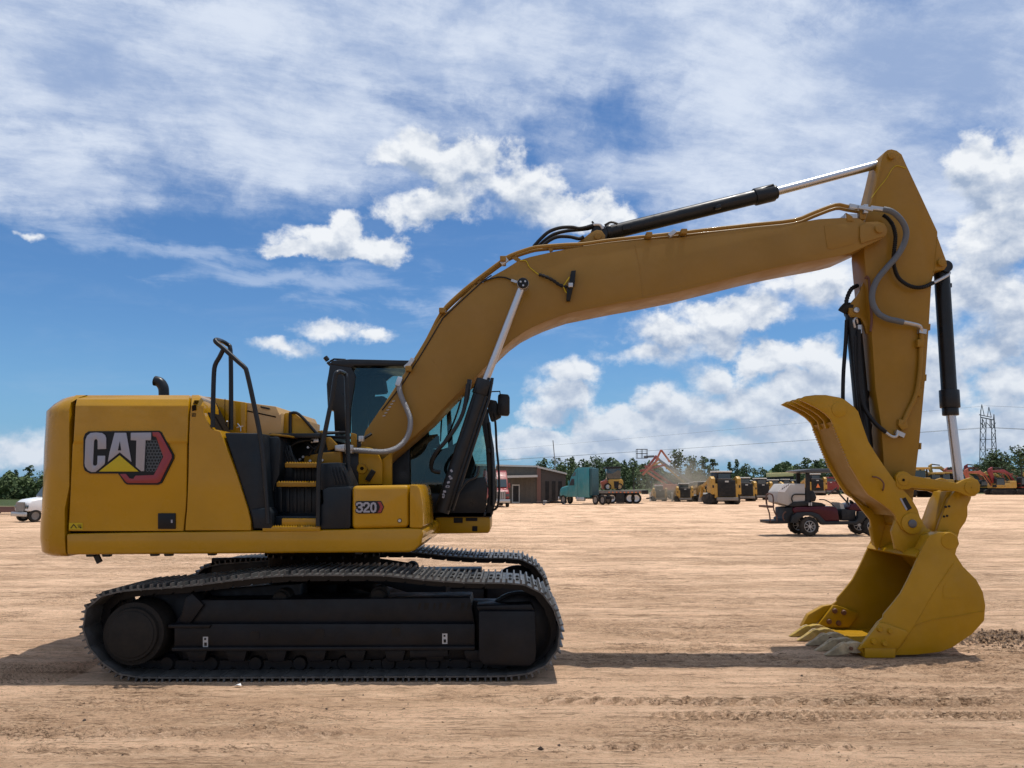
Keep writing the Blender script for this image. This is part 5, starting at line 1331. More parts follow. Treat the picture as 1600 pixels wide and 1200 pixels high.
# ---- lorries
def tractor(label, c1, c2, roof=True):
    t = thing('truck_tractor', (0, 0, 0), label, 'truck')     # nose to -X, side faces -Y
    MB().prism([(x, -1.15, z) for x, z in [(-3.6, .9), (-3.5, 1.6), (-3.2, 1.85), (-1.9, 2.05), (-1.9, .8)]], (0, 2.3, 0)).build('hood', c1, t, bevel=.15, seg=3)
    MB().prism([(x, -1.2, z) for x, z in [(-1.95, .8), (-1.95, 2.0), (-1.35, 3.0), (-.6, 3.75), (-.2, 3.9), (-.2, .8)]], (0, 2.4, 0)).build('cab', c1, t, bevel=.10, seg=2)
    MB().box((.9, 0, 2.35), (2.2, 2.44, 3.2)).build('sleeper', c1, t, bevel=.08)
    MB().box((2.25, 0, 2.45), (.45, 2.3, 2.9)).build('fairing', c2, t, bevel=.05)
    MB().prism([(x, -1.215, z) for x, z in [(-1.7, 2.05), (-1.25, 2.75), (-.75, 2.75), (-.75, 2.05)]], (0, .02, 0)).build('side_window', glz, t)
    MB().prism([(x, -1.215, z) for x, z in [(-1.2, 3.0), (-.7, 3.5), (-.5, 3.5), (-.5, 3.1)]], (0, .02, 0)).build('roof_window', glz, t)
    MB().prism([(x, -1.05, z) for x, z in [(-1.95, 2.12), (-1.44, 2.93), (-1.47, 2.97), (-2.0, 2.14)]], (0, 2.1, 0)).build('windshield', glz, t)
    gr_ = MB().box((-3.63, 0, 1.25), (.06, 1.5, .8)).build('grille', gryp, t)
    for k in range(7): MB().box((-3.67, -.6+k*.2, 1.25), (.03, .05, .74)).build('grille_bar', slv, gr_)
    for y in (-.95, .95): MB().box((-3.45, y, 1.25), (.3, .35, .28)).build('headlight', glz, t, bevel=.04)
    MB().box((-3.7, 0, .65), (.25, 2.4, .35)).build('bumper', slv, t, bevel=.05)
    MB().box((2.3, 0, .75), (6.6, .9, .3)).build('chassis', drk, t)
    MB().box((.3, -.95, .62), (1.5, .5, .5)).build('fuel_tank', slv, t, bevel=.1)
    for x in (-2.9, 3.0, 4.3):
        for y in (-1.0, 1.0): wheel(t, x, y, .52, .52, .32, rim=gryp)
    for y in (-1.35,): MB().box((-1.75, y, 2.3), (.1, .2, .5)).build('mirror', c1, t, bevel=.03)
    return t
T0 = put(tractor('teal sleeper truck pulling a flatbed trailer, nose turned away from the loaders', teal, teald), 910, 788, 100, 7.0, R(-25)); T0.scale.x *= .62
T1 = place(T0, (0, 0, 0), 0, 'white truck with a silver grille parked behind the counterweight', swap={teal: wht, teald: wht}); put(T1, 100, 813, 124, 7.0, R(56)); T1.scale = (T1.scale.z,)*3
T2 = place(T0, (0, 0, 0), 0, 'red and white truck in front of the building, just right of the cab', swap={teal: redp, teald: wht}); put(T2, 774, 791, 98, 7.0, R(97)); T2.scale = (T2.scale.z,)*3
def flatbed():
    g = G(955, 787); Y = g.y
    t = thing('flatbed_trailer', g, 'grey flatbed trailer with a loader machine on its deck', 'trailer')
    def X(o, a, b, n, m, par=t, **k): return MB().px(o, Y+a, Y+b, Yref=Y).build(n, m, par, **k)
    dk = X([(918,767),(1012,765.5),(1012,770),(918,771)], -.2, 2.2, 'deck', gryp)
    X([(918,771),(1000,770),(1000,774),(918,775)], .4, 1.6, 'frame_rail', drk)
    X([(1002,766.5),(1012,766),(1012,772),(1002,772)], -.3, -.2, 'tail_board', drk)
    X([(915,762),(935,761),(935,767),(915,768)], 0, 2, 'front_deck', trim)
    s = MB()
    for k in range(9): s.px([(950+k*6,768.5),(952+k*6,768.5),(952+k*6,770),(950+k*6,770)], Y-.25, Y-.2, Yref=Y)
    s.each('marker_light', signo, dk, smooth=False)
    for x in (945, 956, 984, 994):
        p = P(x, 781, Y); wheel(t, p.x, Y+.1, .48, .48, .35); wheel(t, p.x, Y+1.9, .48, .48, .35)
    X([(962,770),(975,770),(975,786),(962,786)], -.25, -.2, 'mud_flap', drk)
    X([(1012,778),(1021,777),(1021,779),(1012,780)], .6, .8, 'ramp_hook', drk)
flatbed()
def deck_machine():
    g = G(955, 787); Y = g.y+.4; z0 = P(958, 766, Y).z
    t = thing('wheel_loader', (P(958, 766, Y).x, Y, z0), 'yellow loader machine riding on the flatbed trailer, dark cab on top', 'loader')
    X = lambda o, a, b, n, m, **k: MB().px(o, Y+a, Y+b, Yref=Y).build(n, m, t, **k)
    X([(951,749),(972,748.5),(974,753),(973,764),(951,764.5)], 0, 1.6, 'engine_cover', ygr, bevel=.05)
    X([(959,752),(967,752),(966,763),(960,763)], -.03, 0, 'grille', drk)
    X([(948,730),(969,729),(970,731),(970,748),(949,748.5)], .1, 1.5, 'cab', glz, bevel=.03)
    X([(946,729.5),(970.5,728.5),(970.5,731.5),(946,732)], 0, 1.6, 'cab_roof', drk, bevel=.02)
    X([(940,753),(948,749),(951,753),(951,763),(943,765)], .2, 1.3, 'loader_arm', orgp, bevel=.02)
    for x in (950, 968):
        p = P(x, 762, Y); wheel(t, p.x, Y+.1, z0+.32, .32, .25); wheel(t, p.x, Y+1.5, z0+.32, .32, .25)
deck_machine()
# ---- low trailers and small gear
def smalltrailer(label, px, py, w):
    t = thing('utility_trailer', (0, 0, 0), label, 'trailer', 'small trailers by the building')
    MB().box((0, 0, .45), (3.6, 1.7, .14)).build('deck', drk, t)
    m = MB()
    for x in (-1.75, -.9, 0, .9, 1.75): m.bar((x, -.85, .5), (x, -.85, .95), .06)
    m.each('side_post', drk, t)
    MB().box((0, -.85, .92), (3.6, .06, .07)).build('side_rail', gryp, t)
    MB().box((.6, .1, .85), (1.0, .7, .6)).build('engine_unit', silt, t, bevel=.08)
    MB().bar((-1.8, 0, .45), (-3.0, 0, .45), .1).build('tow_bar', drk, t)
    for y in (-.9, .9): wheel(t, .3, y, .33, .33, .2)
    return put(t, px, py, w, 5., 0)
smalltrailer('low black utility trailer with a grey engine, below the silver pickup', 848, 789, 30)
smalltrailer('low black trailer with a pale machine, beside the nose of the teal truck', 880, 788, 26)
t = thing('car_trailer', (0, 0, 0), 'dark low deck trailer with red boards, at the edge of the trees', 'trailer')
MB().box((0, 0, .75), (9, 2.2, .25)).build('deck', drk, t); MB().box((1, -1.1, 1.05), (8, .1, .35)).build('side_board', lred, t)
MB().box((3.5, -1.1, .62), (3, .3, .6)).build('tool_chest', lred, t)
for x in (-.6, .6): wheel(t, x, -1, .4, .4, .3); wheel(t, x, 1, .4, .4, .3)
put(t, -14, 803, 84, 9.)
for px, py, lab in ((1016, 783, 'pale marker post left of the dusty loader'), (1050.5, 783, 'pale marker post right of the dusty loader')):
    g = G(px, py); h = 14/1200*(g.y-CY)
    t = thing('marker_post', g, lab, 'post', 'pale marker posts in the dust')
    MB().box((g.x, g.y, h*.4), (.12, .12, h*.8)).build('post', cream, t); MB().box((g.x, g.y-.05, h*.87), (.22, .06, h*.26)).build('number_board', cream, t)
# ---- lorry body with pale yellow cover, far
g = G(1221, 769); t = thing('covered_trailer', g, 'long trailer under a pale yellow cover beyond the pickups', 'trailer')
Y = g.y+3
MB().px([(1203,739),(1240,738),(1240,744),(1203,745.5)], Y, Y+2.4).build('cover', ygl, t, bevel=.08)
MB().px([(1203,745.5),(1240,744),(1240,757),(1203,757)], Y, Y+2.4).build('trailer_body', drk, t)
for x in (1210, 1216, 1232): p = P(x, 764, Y); wheel(t, p.x, Y, .5, .5, .3)
# ---- boom lifts
def lift(label, Y, base, arms, col, basket=None, w=.22):
    Y += 12; w *= .55
    b = Vector((P(base, 770, Y).x, Y, 0))
    t = thing('boom_lift', b, label, 'boom lift', 'boom lifts folded beside the treeline')
    MB().box((b.x, Y+.6, .75), (2.6, 1.8, .5)).build('chassis', drk, t, bevel=.05)
    for x in (-1., 1.):
        for y in (-.3, 1.5): wheel(t, b.x+x, Y+y, .45, .45, .3)
    MB().box((b.x, Y+.6, 1.35), (1.8, 1.5, .7)).build('turret', col, t, bevel=.08)
    for k, (p0, p1) in enumerate(arms):
        dz = k*.12; MB().bar(P(*p0, Y+dz), P(*p1, Y+dz), w, w*1.25).build('arm', col, t, bevel=.02)
    if basket:
        x, y = basket; q = P(x, y, Y); m = MB()
        for sx in (-.6, 0, .6):
            for sy in (-.4, .4): m.bar(q+Vector((sx, sy, 0)), q+Vector((sx, sy, 1.05)), .05)
        for z in (0, .55, 1.05):
            m.bar(q+Vector((-.6, -.4, z)), q+Vector((.6, -.4, z)), .05); m.bar(q+Vector((-.6, .4, z)), q+Vector((.6, .4, z)), .05)
            m.bar(q+Vector((-.6, -.4, z)), q+Vector((-.6, .4, z)), .05); m.bar(q+Vector((.6, -.4, z)), q+Vector((.6, .4, z)), .05)
        bk = m.build('basket', drk, t)
    return t
lift('red boom lift with its knuckle arms raised in a peak', 66, 1046, [((1045,760),(1012,738)),((1004,742),(1030,716)),((1024,722),(1033,703)),((1033,703),(1047,722))], orgp, None, .3)
lift('red boom lift with sagging parallel arms, left of the peak', 68, 1038, [((1052,758),(1008,728)),((1000,736),(1040,726)),((1010,732),(1026,712))], redp, None, .35)
lift('grey blue boom lift with a dark basket high at its left end', 70, 1083, [((1084,757),(1022,713)),((1022,713),(1006,714))], galv, (1003, 716), .38)
lift('sand coloured boom lift, long straight arm below the grey one', 72, 1076, [((1076,760),(1032,722)),((1032,722),(1020,727))], ygr, None, .30)
lift('dark green boom lift, lowest of the slanting arms', 74, 1062, [((1064,764),(1028,735)),((1028,735),(1016,742))], teald, None, .3)
# ---- pylon and wires
def pylon():
    g = GX(1545, 330); Y = g.y; t = thing('power_pylon', (g.x, Y, 0), 'tall grey steel lattice power pylon rising over the far machines', 'pylon')
    m = MB(); w = .26
    legs0 = [(1531,760),(1562,760)]; legs1 = [(1532,645),(1552,650)]
    for dy in (0, 7):
        for a, b in (((1530,762),(1532.5,640)),((1538,762),(1541,655)),((1551,762),(1549,655)),((1561,762),(1553,648))):
            m.bar(P(*a, Y+dy), P(*b, Y+dy*.4), w)
        m.bar(P(1532,652,Y+dy*.4), P(1552,656,Y+dy*.4), w*1.6); m.bar(P(1530,648,Y+dy*.4), P(1549,652,Y+dy*.4), w*1.2)
        for y in (687, 702, 716, 735): m.bar(P(1531,y,Y+dy), P(1557+(y-700)*.05,y-1,Y+dy), w)
        for p_, q_ in (((1532,648),(1534,632)),((1534,632),(1538,650)),((1543,650),(1545,636)),((1545,636),(1549,652)),((1552,656),(1553,647)),((1532,660),(1541,668)),((1541,668),(1536,656)),((1541,660),(1549,668))):
            m.bar(P(*p_, Y+dy*.4), P(*q_, Y+dy*.4), w*.8)
        ys = [660, 673, 687, 702, 716, 735, 755]
        for i in range(len(ys)-1):
            xa, xb = 1532, 1540; m.bar(P(xa, ys[i], Y+dy), P(xb, ys[i+1], Y+dy), w*.6); m.bar(P(xb, ys[i], Y+dy), P(xa, ys[i+1], Y+dy), w*.6)
            xa, xb = 1549, 1556; m.bar(P(xa, ys[i], Y+dy), P(xb, ys[i+1], Y+dy), w*.6); m.bar(P(xb, ys[i], Y+dy), P(xa, ys[i+1], Y+dy), w*.6)
    m.build('lattice', galv, t, smooth=False)
    ins = MB()
    for x in (1535, 1547, 1553): ins.bar(P(x, 654, Y+2), P(x, 668, Y+2), .25)
    ins.each('insulator', drk, t)
    for k, (x, y) in enumerate(((1535, 668), (1547, 668), (1553, 668), (1541, 634))):
        pts = []
        a = P(x, y, Y+2); b = Vector((-380, Y+420, 5+k*.8))
        for i in range(25): s_ = i/24; p = a.lerp(b, s_); p.z -= 2.5*4*s_*(1-s_); pts.append(p)
        wr = MB().tube(pts, .04, 4).build('power_line', galv, None); wr['label'] = ['lowest power line, sagging away from the pylon behind the stick', 'middle power line running from the pylon behind the stick', 'power line on the outer insulator of the pylon', 'thin top wire running from the peak of the pylon'][k]; wr['category'] = 'power line'; wr['group'] = 'power lines from the pylon'
        b = Vector((a.x+420, Y-60, a.z+3)); pts = []
        for i in range(13): s_ = i/12; p = a.lerp(b, s_); p.z -= 8*4*s_*(1-s_); pts.append(p)
        wr = MB().tube(pts, .05, 4).build('power_line', galv, None); wr['label'] = ['lowest power line leaving the pylon past the far excavators', 'middle power line leaving the pylon past the far excavators', 'outer power line leaving the pylon past the far excavators', 'thin top wire leaving the pylon past the far excavators'][k]; wr['category'] = 'power line'; wr['group'] = 'power lines from the pylon'
pylon()
t = thing('radio_mast', GX(866, 120), 'thin leaning mast above the trees beside the teal truck', 'mast')
MB().bar(P(871, 765, 111), P(864, 688, 111), .12).build('mast', galv, t)
# ---- golf cart
def golf():
    Y = G(1250, 838).y+.15
    z = lambda l: [(1180+x/7.27, 700+y/7.27) for x, y in l]
    t = thing('golf_cart', (P(1300, 838, Y).x, Y+.6, 0), 'maroon golf cart with a white cooler box on its back and black alloy wheels', 'golf cart')
    def X(l, a, b, n, m, par=t, **k): return MB().px(z(l), Y+a, Y+b, Yref=Y).build(n, m, par, **k)
    bx = X([(330,408),(580,405),(582,600),(440,650),(380,655),(262,620),(266,497)], .1, 1.1, 'cooler_box', boxm, bevel=.03)
    X([(268,497),(333,410),(412,410),(346,503)], .085, .1, 'label_panel', wht, bx)
    m = MB()
    for k in range(4): m.px(z([(310+k*22,470-k*14),(322+k*22,452-k*14),(328+k*22,456-k*14),(316+k*22,474-k*14)]), Y+.08, Y+.085, Yref=Y)
    m.each('label_mark', drk, bx, smooth=False)
    MB().tube([P(*z([(425,612)])[0],Y+.02),P(*z([(415,570)])[0],Y+.02),P(*z([(440,530)])[0],Y+.02),P(*z([(520,526)])[0],Y+.02),P(*z([(590,528)])[0],Y+.02)], .025, 8, smooth=3).build('side_rail', drk, t)
    X([(440,612),(620,600),(640,650),(440,668),(380,660)], .05, 1.1, 'rear_tray', drk, bevel=.02)
    X([(590,280),(632,280),(640,600),(590,600)], .1, .16, 'roof_post', drk); X([(590,280),(632,280),(640,600),(590,600)], 1.0, 1.06, 'roof_post', drk)
    X([(478,258),(640,236),(1140,232),(1230,250),(1230,268),(1100,275),(620,286),(500,272)], -.05, 1.25, 'roof', roofm, bevel=.03)
    X([(620,470),(690,490),(722,560),(705,612),(628,606)], .15, 1.05, 'seat_back', drk, bevel=.05)
    X([(625,605),(780,625),(830,650),(800,672),(640,672)], .15, 1.05, 'seat', drk, bevel=.03)
    X([(608,622),(622,622),(622,655),(608,655)], .0, .05, 'seat_hinge', slv); X([(630,618),(646,618),(646,655),(630,655)], .0, .05, 'seat_hinge', slv)
    X([(430,690),(470,668),(880,662),(925,672),(945,700),(968,832),(800,838),(762,800),(720,752),(640,728),(560,735),(500,765),(450,740)], .05, 1.15, 'body', mar, bevel=.03)
    X([(345,680),(440,668),(450,740),(420,850),(330,855),(325,800),(350,790)], .1, 1.1, 'rear_panel', drk, bevel=.03)
    X([(400,850),(420,770),(470,735),(560,725),(650,728),(720,752),(765,800),(800,835),(1140,830),(1165,800),(1170,720),(1290,720),(1310,770),(1250,795),(1215,850),(1150,868),(760,872),(735,850),(700,800),(640,768),(560,770),(510,800),(480,855)], -.02, .18, 'fender', fend, bevel=.02)
    X([(995,700),(1160,702),(1160,828),(1000,828)], .1, 1.1, 'front_cowl', drk, bevel=.03)
    X([(1100,640),(1200,620),(1300,680),(1340,720),(1170,722),(1080,700)], .1, 1.1, 'hood', mar, bevel=.04)
    X([(985,620),(1030,640),(1045,695),(1000,695)], .2, .9, 'dashboard', silt)
    c = P(*z([(1110,640)])[0], Y+.35); MB().lathe(c, (.5, 0, .35), [(0, .17), (.012, .185), (.024, .17), (.012, .155), (0, .17)], 20).build('steering_wheel', drk, t)
    for dy in (.12, 1.02): MB().bar(P(*z([(905,465)])[0], Y+dy), P(*z([(1065,640)])[0], Y+dy), .045).each('windshield_strut', drk, t)
    X([(1060,560),(1075,560),(1075,620),(1060,620)], .1, .14, 'mirror', drk)
    MB().bar(P(*z([(830,530)])[0], Y+.6), P(*z([(930,450)])[0], Y+.6), .05).build('golf_bag_bar', brn, t)
    MB().tube([P(*q, Y+.04) for q in z([(728,585),(790,590),(850,620),(900,665)])], .02, 8, smooth=4).build('arm_rail', drk, t)
    for dy in (0, .9):
        for l in ([(128,640),(122,560),(135,525),(165,518),(190,530)],[(128,560),(135,660),(160,740),(172,840)],[(190,525),(205,570),(208,680),(225,740),(245,780),(245,835)],[(330,830),(315,790),(320,750),(350,720)]):
            MB().tube([P(*q, Y+.1+dy) for q in z(l)], .025, 8, smooth=3).build('rack_tube', brn, t)
    X([(140,655),(215,655),(212,682),(148,680)], .1, 1.0, 'rack_strap', brn)
    X([(165,828),(420,820),(420,858),(172,862)], .08, 1.1, 'foot_platform', drk, bevel=.01)
    for (x, y) in ((622, 914), (1337, 905)):
        p = P(*z([(x, y)])[0], Y)
        for yy, nm in ((Y-.02, 0), (Y+1.05, 1)):
            r = .325
            w_ = MB().lathe((p.x, yy, r), (0, 1, 0), [(0, .20), (0, .27), (.02, r-.015), (.05, r), (.2, r), (.23, r-.015), (.25, .27), (.25, .20), (.0, .20)], 28, cap=False).build('wheel', rub, t)
            tr = MB()
            for k in range(24):
                a = k*2*PI/24; tr.box((p.x+math.cos(a)*(r-.002), yy+.06+(k % 2)*.1, r+math.sin(a)*(r-.002)), (.03, .1, .04), M=Matrix.Rotation(-a, 3, 'Y'))
            o = tr.build('tread_block', rub, w_, smooth=False); o['kind'] = 'stuff'
            rm = MB().lathe((p.x, yy+.02, r), (0, 1, 0), [(.0, .175), (-.01, .185), (-.005, .205), (.02, .205), (.03, .18), (.18, .17)], 28, cap=False)
            for k in range(8):
                a = k*PI/4+.2
                q0 = Vector((p.x+math.cos(a)*.04, yy+.005, r+math.sin(a)*.04)); q1 = Vector((p.x+math.cos(a)*.185, yy+.0, r+math.sin(a)*.18)); rm.bar(q0, q1, .022, .02)
            rm.cyl((p.x, yy+.0, r), (p.x, yy+.04, r), .045, n=12)
            rm.build('alloy_rim', slv, w_)
            MB().cyl((p.x, yy+.07, r), (p.x, yy+.12, r), .17, n=20).build('brake_drum', drk, w_)
golf()
# ---- trees
leafm = bpy.data.materials.new('tree_foliage'); leafm.use_nodes = True
T = NT(leafm.node_tree); b = leafm.node_tree.nodes['Principled BSDF']
oi = T.new('ShaderNodeObjectInfo'); gm = T.new('ShaderNodeNewGeometry')
f = T.noise(T.new('ShaderNodeTexCoord').outputs['Object'], .9, 4, .6)
col = T.mix(T.ramp(f, .3, .7), (.050, .078, .030), (.110, .150, .060))  # foliage lightened all over: distance haze put into its colour
col = T.mix(T.math('MULTIPLY', oi.outputs['Random'], .5), col, (.055, .085, .055))
T.put(b.inputs['Base Color'], col); b.inputs['Roughness'].default_value = .75; b.inputs['Specular IOR Level'].default_value = .2
bark = mat('bark', (.10, .075, .055), .9, var=.2)
def tree_proto(kind, seed):
    rnd = random.Random(seed); H = 10.
    t = bpy.data.objects.new('tree', None)
    COL.objects.link(t)
    tr = MB(); pts = [(0, 0, -.2)]
    for k in range(1, 6): pts.append((rnd.uniform(-.15, .15)*k*.5, rnd.uniform(-.15, .15)*k*.5, H*.17*k))
    n = 7; prev = None
    for i in range(len(pts)-1):
        tr.cyl(pts[i], pts[i+1], .26*(1-i*.18), .26*(1-(i+1)*.18), n=7)
    lobes = []
    if kind == 'pine':
        for k in range(9):
            z = H*rnd.uniform(.58, .97); a = rnd.uniform(0, 2*PI); q = rnd.uniform(.2, 1.7)*(1.15-z/H)*2.2
            lobes.append((math.cos(a)*q, math.sin(a)*q, z, rnd.uniform(.7, 1.3), rnd.uniform(.35, .7)))
    elif kind == 'broad':
        for k in range(13):
            z = H*rnd.uniform(.25, .92); a = rnd.uniform(0, 2*PI); q = rnd.uniform(0, 2.6)*math.sin(min(1, (z/H))*PI*.8+.3)
            lobes.append((math.cos(a)*q, math.sin(a)*q, z, rnd.uniform(1.0, 1.8), rnd.uniform(.8, 1.3)))
    else:
        for k in range(12):
            z = H*(.12+.83*k/11); q = rnd.uniform(0, .9)*(1.1-z/H)*1.6; a = rnd.uniform(0, 2*PI)
            lobes.append((math.cos(a)*q, math.sin(a)*q, z, .55+(1-z/H)*1.3*rnd.uniform(.7, 1.2), rnd.uniform(.6, .9)))
    for l in lobes[::2]:
        tr.cyl((0, 0, l[2]*.7), (l[0]*.8, l[1]*.8, l[2]), .09, .03, n=5)
    tm = tr.build('trunk', bark, None); tm.parent = t
    vs = []; fs = []
    for x, y, z, r, h in lobes:
        for k in range(46 if kind != 'pine' else 60):
            d = Vector((rnd.gauss(0, 1), rnd.gauss(0, 1), rnd.gauss(0, 1))).normalized()*rnd.uniform(.45, 1.08)
            c = Vector((x+d.x*r, y+d.y*r, z+d.z*h)); s = rnd.uniform(.16, .38)
            u = Vector((rnd.gauss(0, 1), rnd.gauss(0, 1), rnd.gauss(0, .6))).normalized(); v = u.cross(Vector((rnd.gauss(0, 1), rnd.gauss(0, 1), rnd.gauss(0, 1)))).normalized()
            o = len(vs); vs += [c+u*s, c+v*s*.7, c-u*s*.9+v*s*.2, c-v*s*.8]; fs.append((o, o+1, o+2, o+3))
    cm = MB().add(vs, fs); co = cm.build('crown', leafm, None, smooth=False); co.parent = t
    return t
protos = {'pine': [tree_proto('pine', s) for s in (1, 2, 3)], 'broad': [tree_proto('broad', s) for s in (4, 5, 6)], 'cone': [tree_proto('cone', s) for s in (7, 8)]}
def tree(px, d, top, kind, label, group, rnd):
    pr = rnd.choice(protos[kind]); c = copy_tree(pr); c['label'] = label; c['category'] = 'tree'; c['group'] = group
    g = GX(px, d); zt = P(px, top, g.y).z; s = zt/10.
    c.location = (g.x, g.y, 0); c.scale = (s*rnd.uniform(.9, 1.25), s, s); c.rotation_euler.z = rnd.uniform(0, 6.28)
    return c
rnd = random.Random(11)
GW = 'trees along the far edge of the yard'
spec = [ # px, distance, top, kind, label
 (1055,170,702,'broad','tall leafy tree rising just behind the boom lift arms'),(1079,175,712,'broad','slim round topped tree standing alone right of the boom lifts'),
 (1101,185,714,'pine','tall pine with a tufted top left of the nearest loader'),(1115,190,718,'pine','flat topped pine straight above the nearest loader'),
 (1152,180,718,'cone','dark pointed tree above the second loader'),(1167,182,722,'broad','dark rounded tree above the third loader'),(1141,190,722,'cone','narrow dark tree between two taller ones'),
 (957,160,712,'broad','leafy tree above the cab of the machine on the flatbed'),(990,165,713,'broad','leafy tree left of the raised basket'),(976,170,719,'cone','thin tree beside the leafy one over the flatbed'),
 (1224,200,722,'broad','broad dark tree above the pale yellow trailer'),(1247,205,722,'broad','broad dark tree right of the pale yellow trailer'),(1262,205,716,'pine','tall pine above the golf cart roof'),(1278,210,719,'pine','pine with bare lower trunk left of the thumb'),
 (1445,190,729,'broad','small rounded tree just right of the stick'),(1480,190,728,'broad','small rounded tree behind the bucket cylinder'),(1461,200,736,'broad','low tree between the two small rounded ones'),
 (1553,150,702,'broad','large dark tree right of the pylon'),(1568,150,703,'broad','second large dark tree right of the pylon'),(1581,155,708,'broad','dark tree between the pylon trees and the edge one'),(1597,140,696,'broad','tallest dark tree at the yard edge right of the pylon'),
 (45,120,728,'pine','tall round headed pine above the white truck'),(61,118,734,'broad','dense tree touching the counterweight outline'),(28,122,744,'broad','dense tree left of the round headed pine'),(5,118,742,'broad','dense tree at the end of the left wood')]
for s in spec: tree(*s[:4], s[4], GW, rnd)
for i in range(14): tree(842+i*7.5+rnd.uniform(-2, 2), rnd.uniform(170, 200), rnd.uniform(711, 724), rnd.choice(['broad', 'cone', 'pine']), 'one of the tightly packed trees behind the teal truck', 'packed trees behind the teal truck', rnd)
for i in range(30): tree(1020+i*10+rnd.uniform(-4, 4), rnd.uniform(200, 230), rnd.uniform(728, 738), rnd.choice(['broad', 'broad', 'cone']), 'low tree in the hazy band behind the loaders', 'low trees behind the loaders', rnd)
for i in range(16): tree(-60+i*9+rnd.uniform(-3, 3), rnd.uniform(96, 112), rnd.uniform(729, 750), rnd.choice(['broad', 'broad', 'cone']), 'dark tree of the wood behind the white truck', 'wood left of the counterweight', rnd)
for i in range(20): tree(1540+i*9, rnd.uniform(150, 190), rnd.uniform(712, 730), 'broad', 'tree in the wood beyond the red excavator', 'wood beyond the far excavators', rnd)
for i in range(22): tree(90+i*32, rnd.uniform(190, 240), rnd.uniform(722, 738), rnd.choice(['broad', 'pine']), 'tree in the wood hidden behind the excavator body', 'wood behind the excavator', rnd)
for i in range(14): tree(1330+i*9, rnd.uniform(210, 250), rnd.uniform(738, 748), 'broad', 'low tree on the skyline behind the stick', 'low trees behind the stick', rnd)
for k in protos.values():
    for t in k:
        for c in list(t.children): bpy.data.objects.remove(c)
        bpy.data.objects.remove(t)
# undergrowth and far wood
def wood():
    r_ = np.random.default_rng(3); vs = []; fs = []; n = 0
    def clump(x, y, z, s):
        nonlocal n
        u = r_.normal(size=3); u /= np.linalg.norm(u); v = np.cross(u, r_.normal(size=3)); v /= np.linalg.norm(v); c = np.array([x, y, z])
        vs.extend([c+u*s, c+v*s*.7, c-u*s, c-v*s*.8]); fs.append((n, n+1, n+2, n+3)); n += 4
    for i in range(44000):
        px = r_.uniform(80, 2100) if i < 24000 else r_.uniform(-160, 80); d = r_.uniform(235, 275) if px > 80 else r_.uniform(88, 115)
        g = GX(px, d); hmax = (5.5+2.5*math.sin(px*.021)+1.5*math.sin(px*.093+1)) if px > 80 else 1.3+1.0*abs(math.sin(px*.11))+.9*abs(math.sin(px*.043+1))
        clump(g.x, g.y, r_.uniform(0, 1)**.7*hmax, r_.uniform(.5, 1.1) if px > 80 else r_.uniform(.14, .34))
    me = bpy.data.meshes.new('far_wood'); me.from_pydata([tuple(v) for v in vs], [], fs); me.materials.append(leafm)
    o = bpy.data.objects.new('far_wood', me); COL.objects.link(o); o['kind'] = 'stuff'; o['label'] = 'continuous band of woodland and undergrowth along the horizon'; o['category'] = 'woodland'
wood()
# ---- dust kicked up over the yard
dm = bpy.data.materials.new('drifting_dust'); dm.use_nodes = True
T = NT(dm.node_tree); T.n.clear(); o_ = T.new('ShaderNodeOutputMaterial'); pv = T.new('ShaderNodeVolumePrincipled'); T.l.new(pv.outputs[0], o_.inputs['Volume'])
pv.inputs['Color'].default_value = (.80, .68, .52, 1); pv.inputs['Anisotropy'].default_value = .2
tc = T.new('ShaderNodeTexCoord').outputs['Object']
ln = T.vmath('LENGTH', tc); fall = T.ramp(ln, 1., .2)
nz = T.ramp(T.noise(tc, 2.4, 4, .6), .35, .7)
T.put(pv.inputs['Density'], T.math('MULTIPLY', T.math('MULTIPLY', fall, nz), .50))
g = G(1046, 782)
me = bpy.data.meshes.new('dust_cloud'); bmx = bmesh.new(); bmesh.ops.create_icosphere(bmx, subdivisions=3, radius=1.); bmx.to_mesh(me); bmx.free(); me.materials.append(dm)
o = bpy.data.objects.new('dust_cloud', me); COL.objects.link(o); o.location = (g.x+.3, g.y-4, 1.5); o.scale = (5.2, 3.5, 4.2); o['kind'] = 'stuff'; o['label'] = 'low brown dust cloud drifting over the loaders and posts'; o['category'] = 'dust'
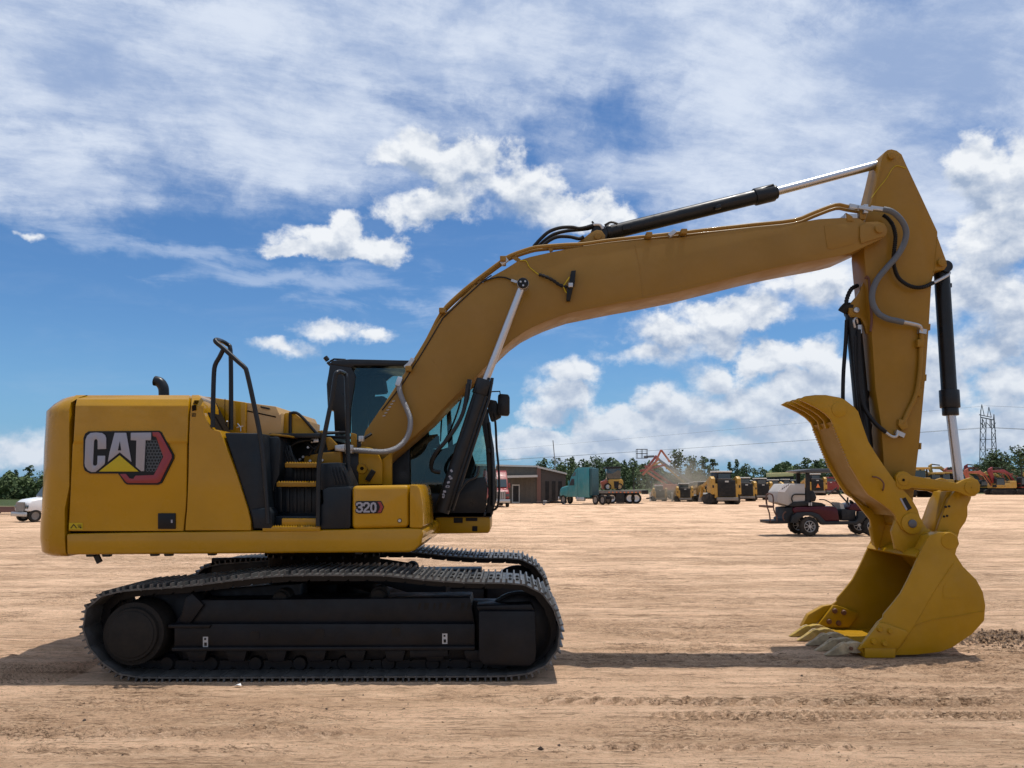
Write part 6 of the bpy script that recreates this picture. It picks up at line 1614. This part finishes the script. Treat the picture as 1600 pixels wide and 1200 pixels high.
# ---- pebbles and litter
def pebbles():
    r_ = random.Random(9); m = MB()
    def lump(x, y, z, s, mi):
        vs = []
        for a in ((1,0,0),(0,1,0),(-1,0,0),(0,-1,0),(0,0,.8),(0,0,-.6)):
            vs.append((x+a[0]*s*r_.uniform(.7, 1.4)+r_.uniform(-.3, .3)*s, y+a[1]*s*r_.uniform(.6, 1.3)+r_.uniform(-.3, .3)*s, z+a[2]*s*r_.uniform(.7, 1.2)))
        m.add(vs, [(0,1,4),(1,2,4),(2,3,4),(3,0,4),(1,0,5),(2,1,5),(3,2,5),(0,3,5)], mi)
    for i in range(1500):
        py = 850+350*r_.random()**.8; px = r_.uniform(-50, 1650); g = G(px, py)
        if -4.1 < g.x < .6 and abs(g.y) < 1.72: continue
        s = r_.choice([.003, .0035, .004, .005, .006, .009])*r_.uniform(.7, 1.3)
        lump(g.x, g.y, ground_h(g.x, g.y)+s*.25, s, 0 if r_.random() < .82 else 1)
    for x, y, s in ((132,1123,.018),(356,1099,.016),(397,1131,.012),(386,1139,.012),(1294,928,.020),(1253,1054,.015),(873,1159,.014),(990,1166,.012),(510,1107,.012),(845,1170,.02)):
        g = G(x, y); lump(g.x, g.y, ground_h(g.x, g.y)+s*.3, s, 1)
    b = G(1580, 1000)
    for i in range(2200):
        a = r_.gauss(0, .38); c = r_.gauss(0, .22); s = r_.choice([.006, .008, .010, .014, .02])*r_.uniform(.7, 1.3)
        if b.x+a < 4.0 and abs(b.y+c) < .62 and b.x+a < 4.12: continue
        lump(b.x+a, b.y+c, ground_h(b.x+a, b.y+c)+s*.3, s, r_.choice((0, 2, 2)))
    clod = mat('dirt_clod', (.26, .17, .10), .95, var=.2); dkc = mat('dark_stone', (.06, .04, .03), .9); clod2 = mat('moist_clod', (.15, .10, .065), .95, var=.2)
    o = m.build('pebbles', [clod, dkc, clod2], None, bevel=0, smooth=False); o['kind'] = 'stuff'; o['label'] = 'scattered clods and pebbles on the dirt'; o['category'] = 'gravel'
pebbles()
g = G(371, 1073)
o = MB().add([(g.x-.03, g.y, .004), (g.x, g.y-.012, .02), (g.x+.035, g.y+.002, .008), (g.x+.02, g.y+.02, .026), (g.x-.015, g.y+.02, .015)], [(0, 1, 4), (1, 2, 3), (1, 3, 4), (0, 4, 3)]).build('paper_scrap', wht, None)
o['label'] = 'tiny crumpled white paper scrap on the dirt before the track'; o['category'] = 'litter'
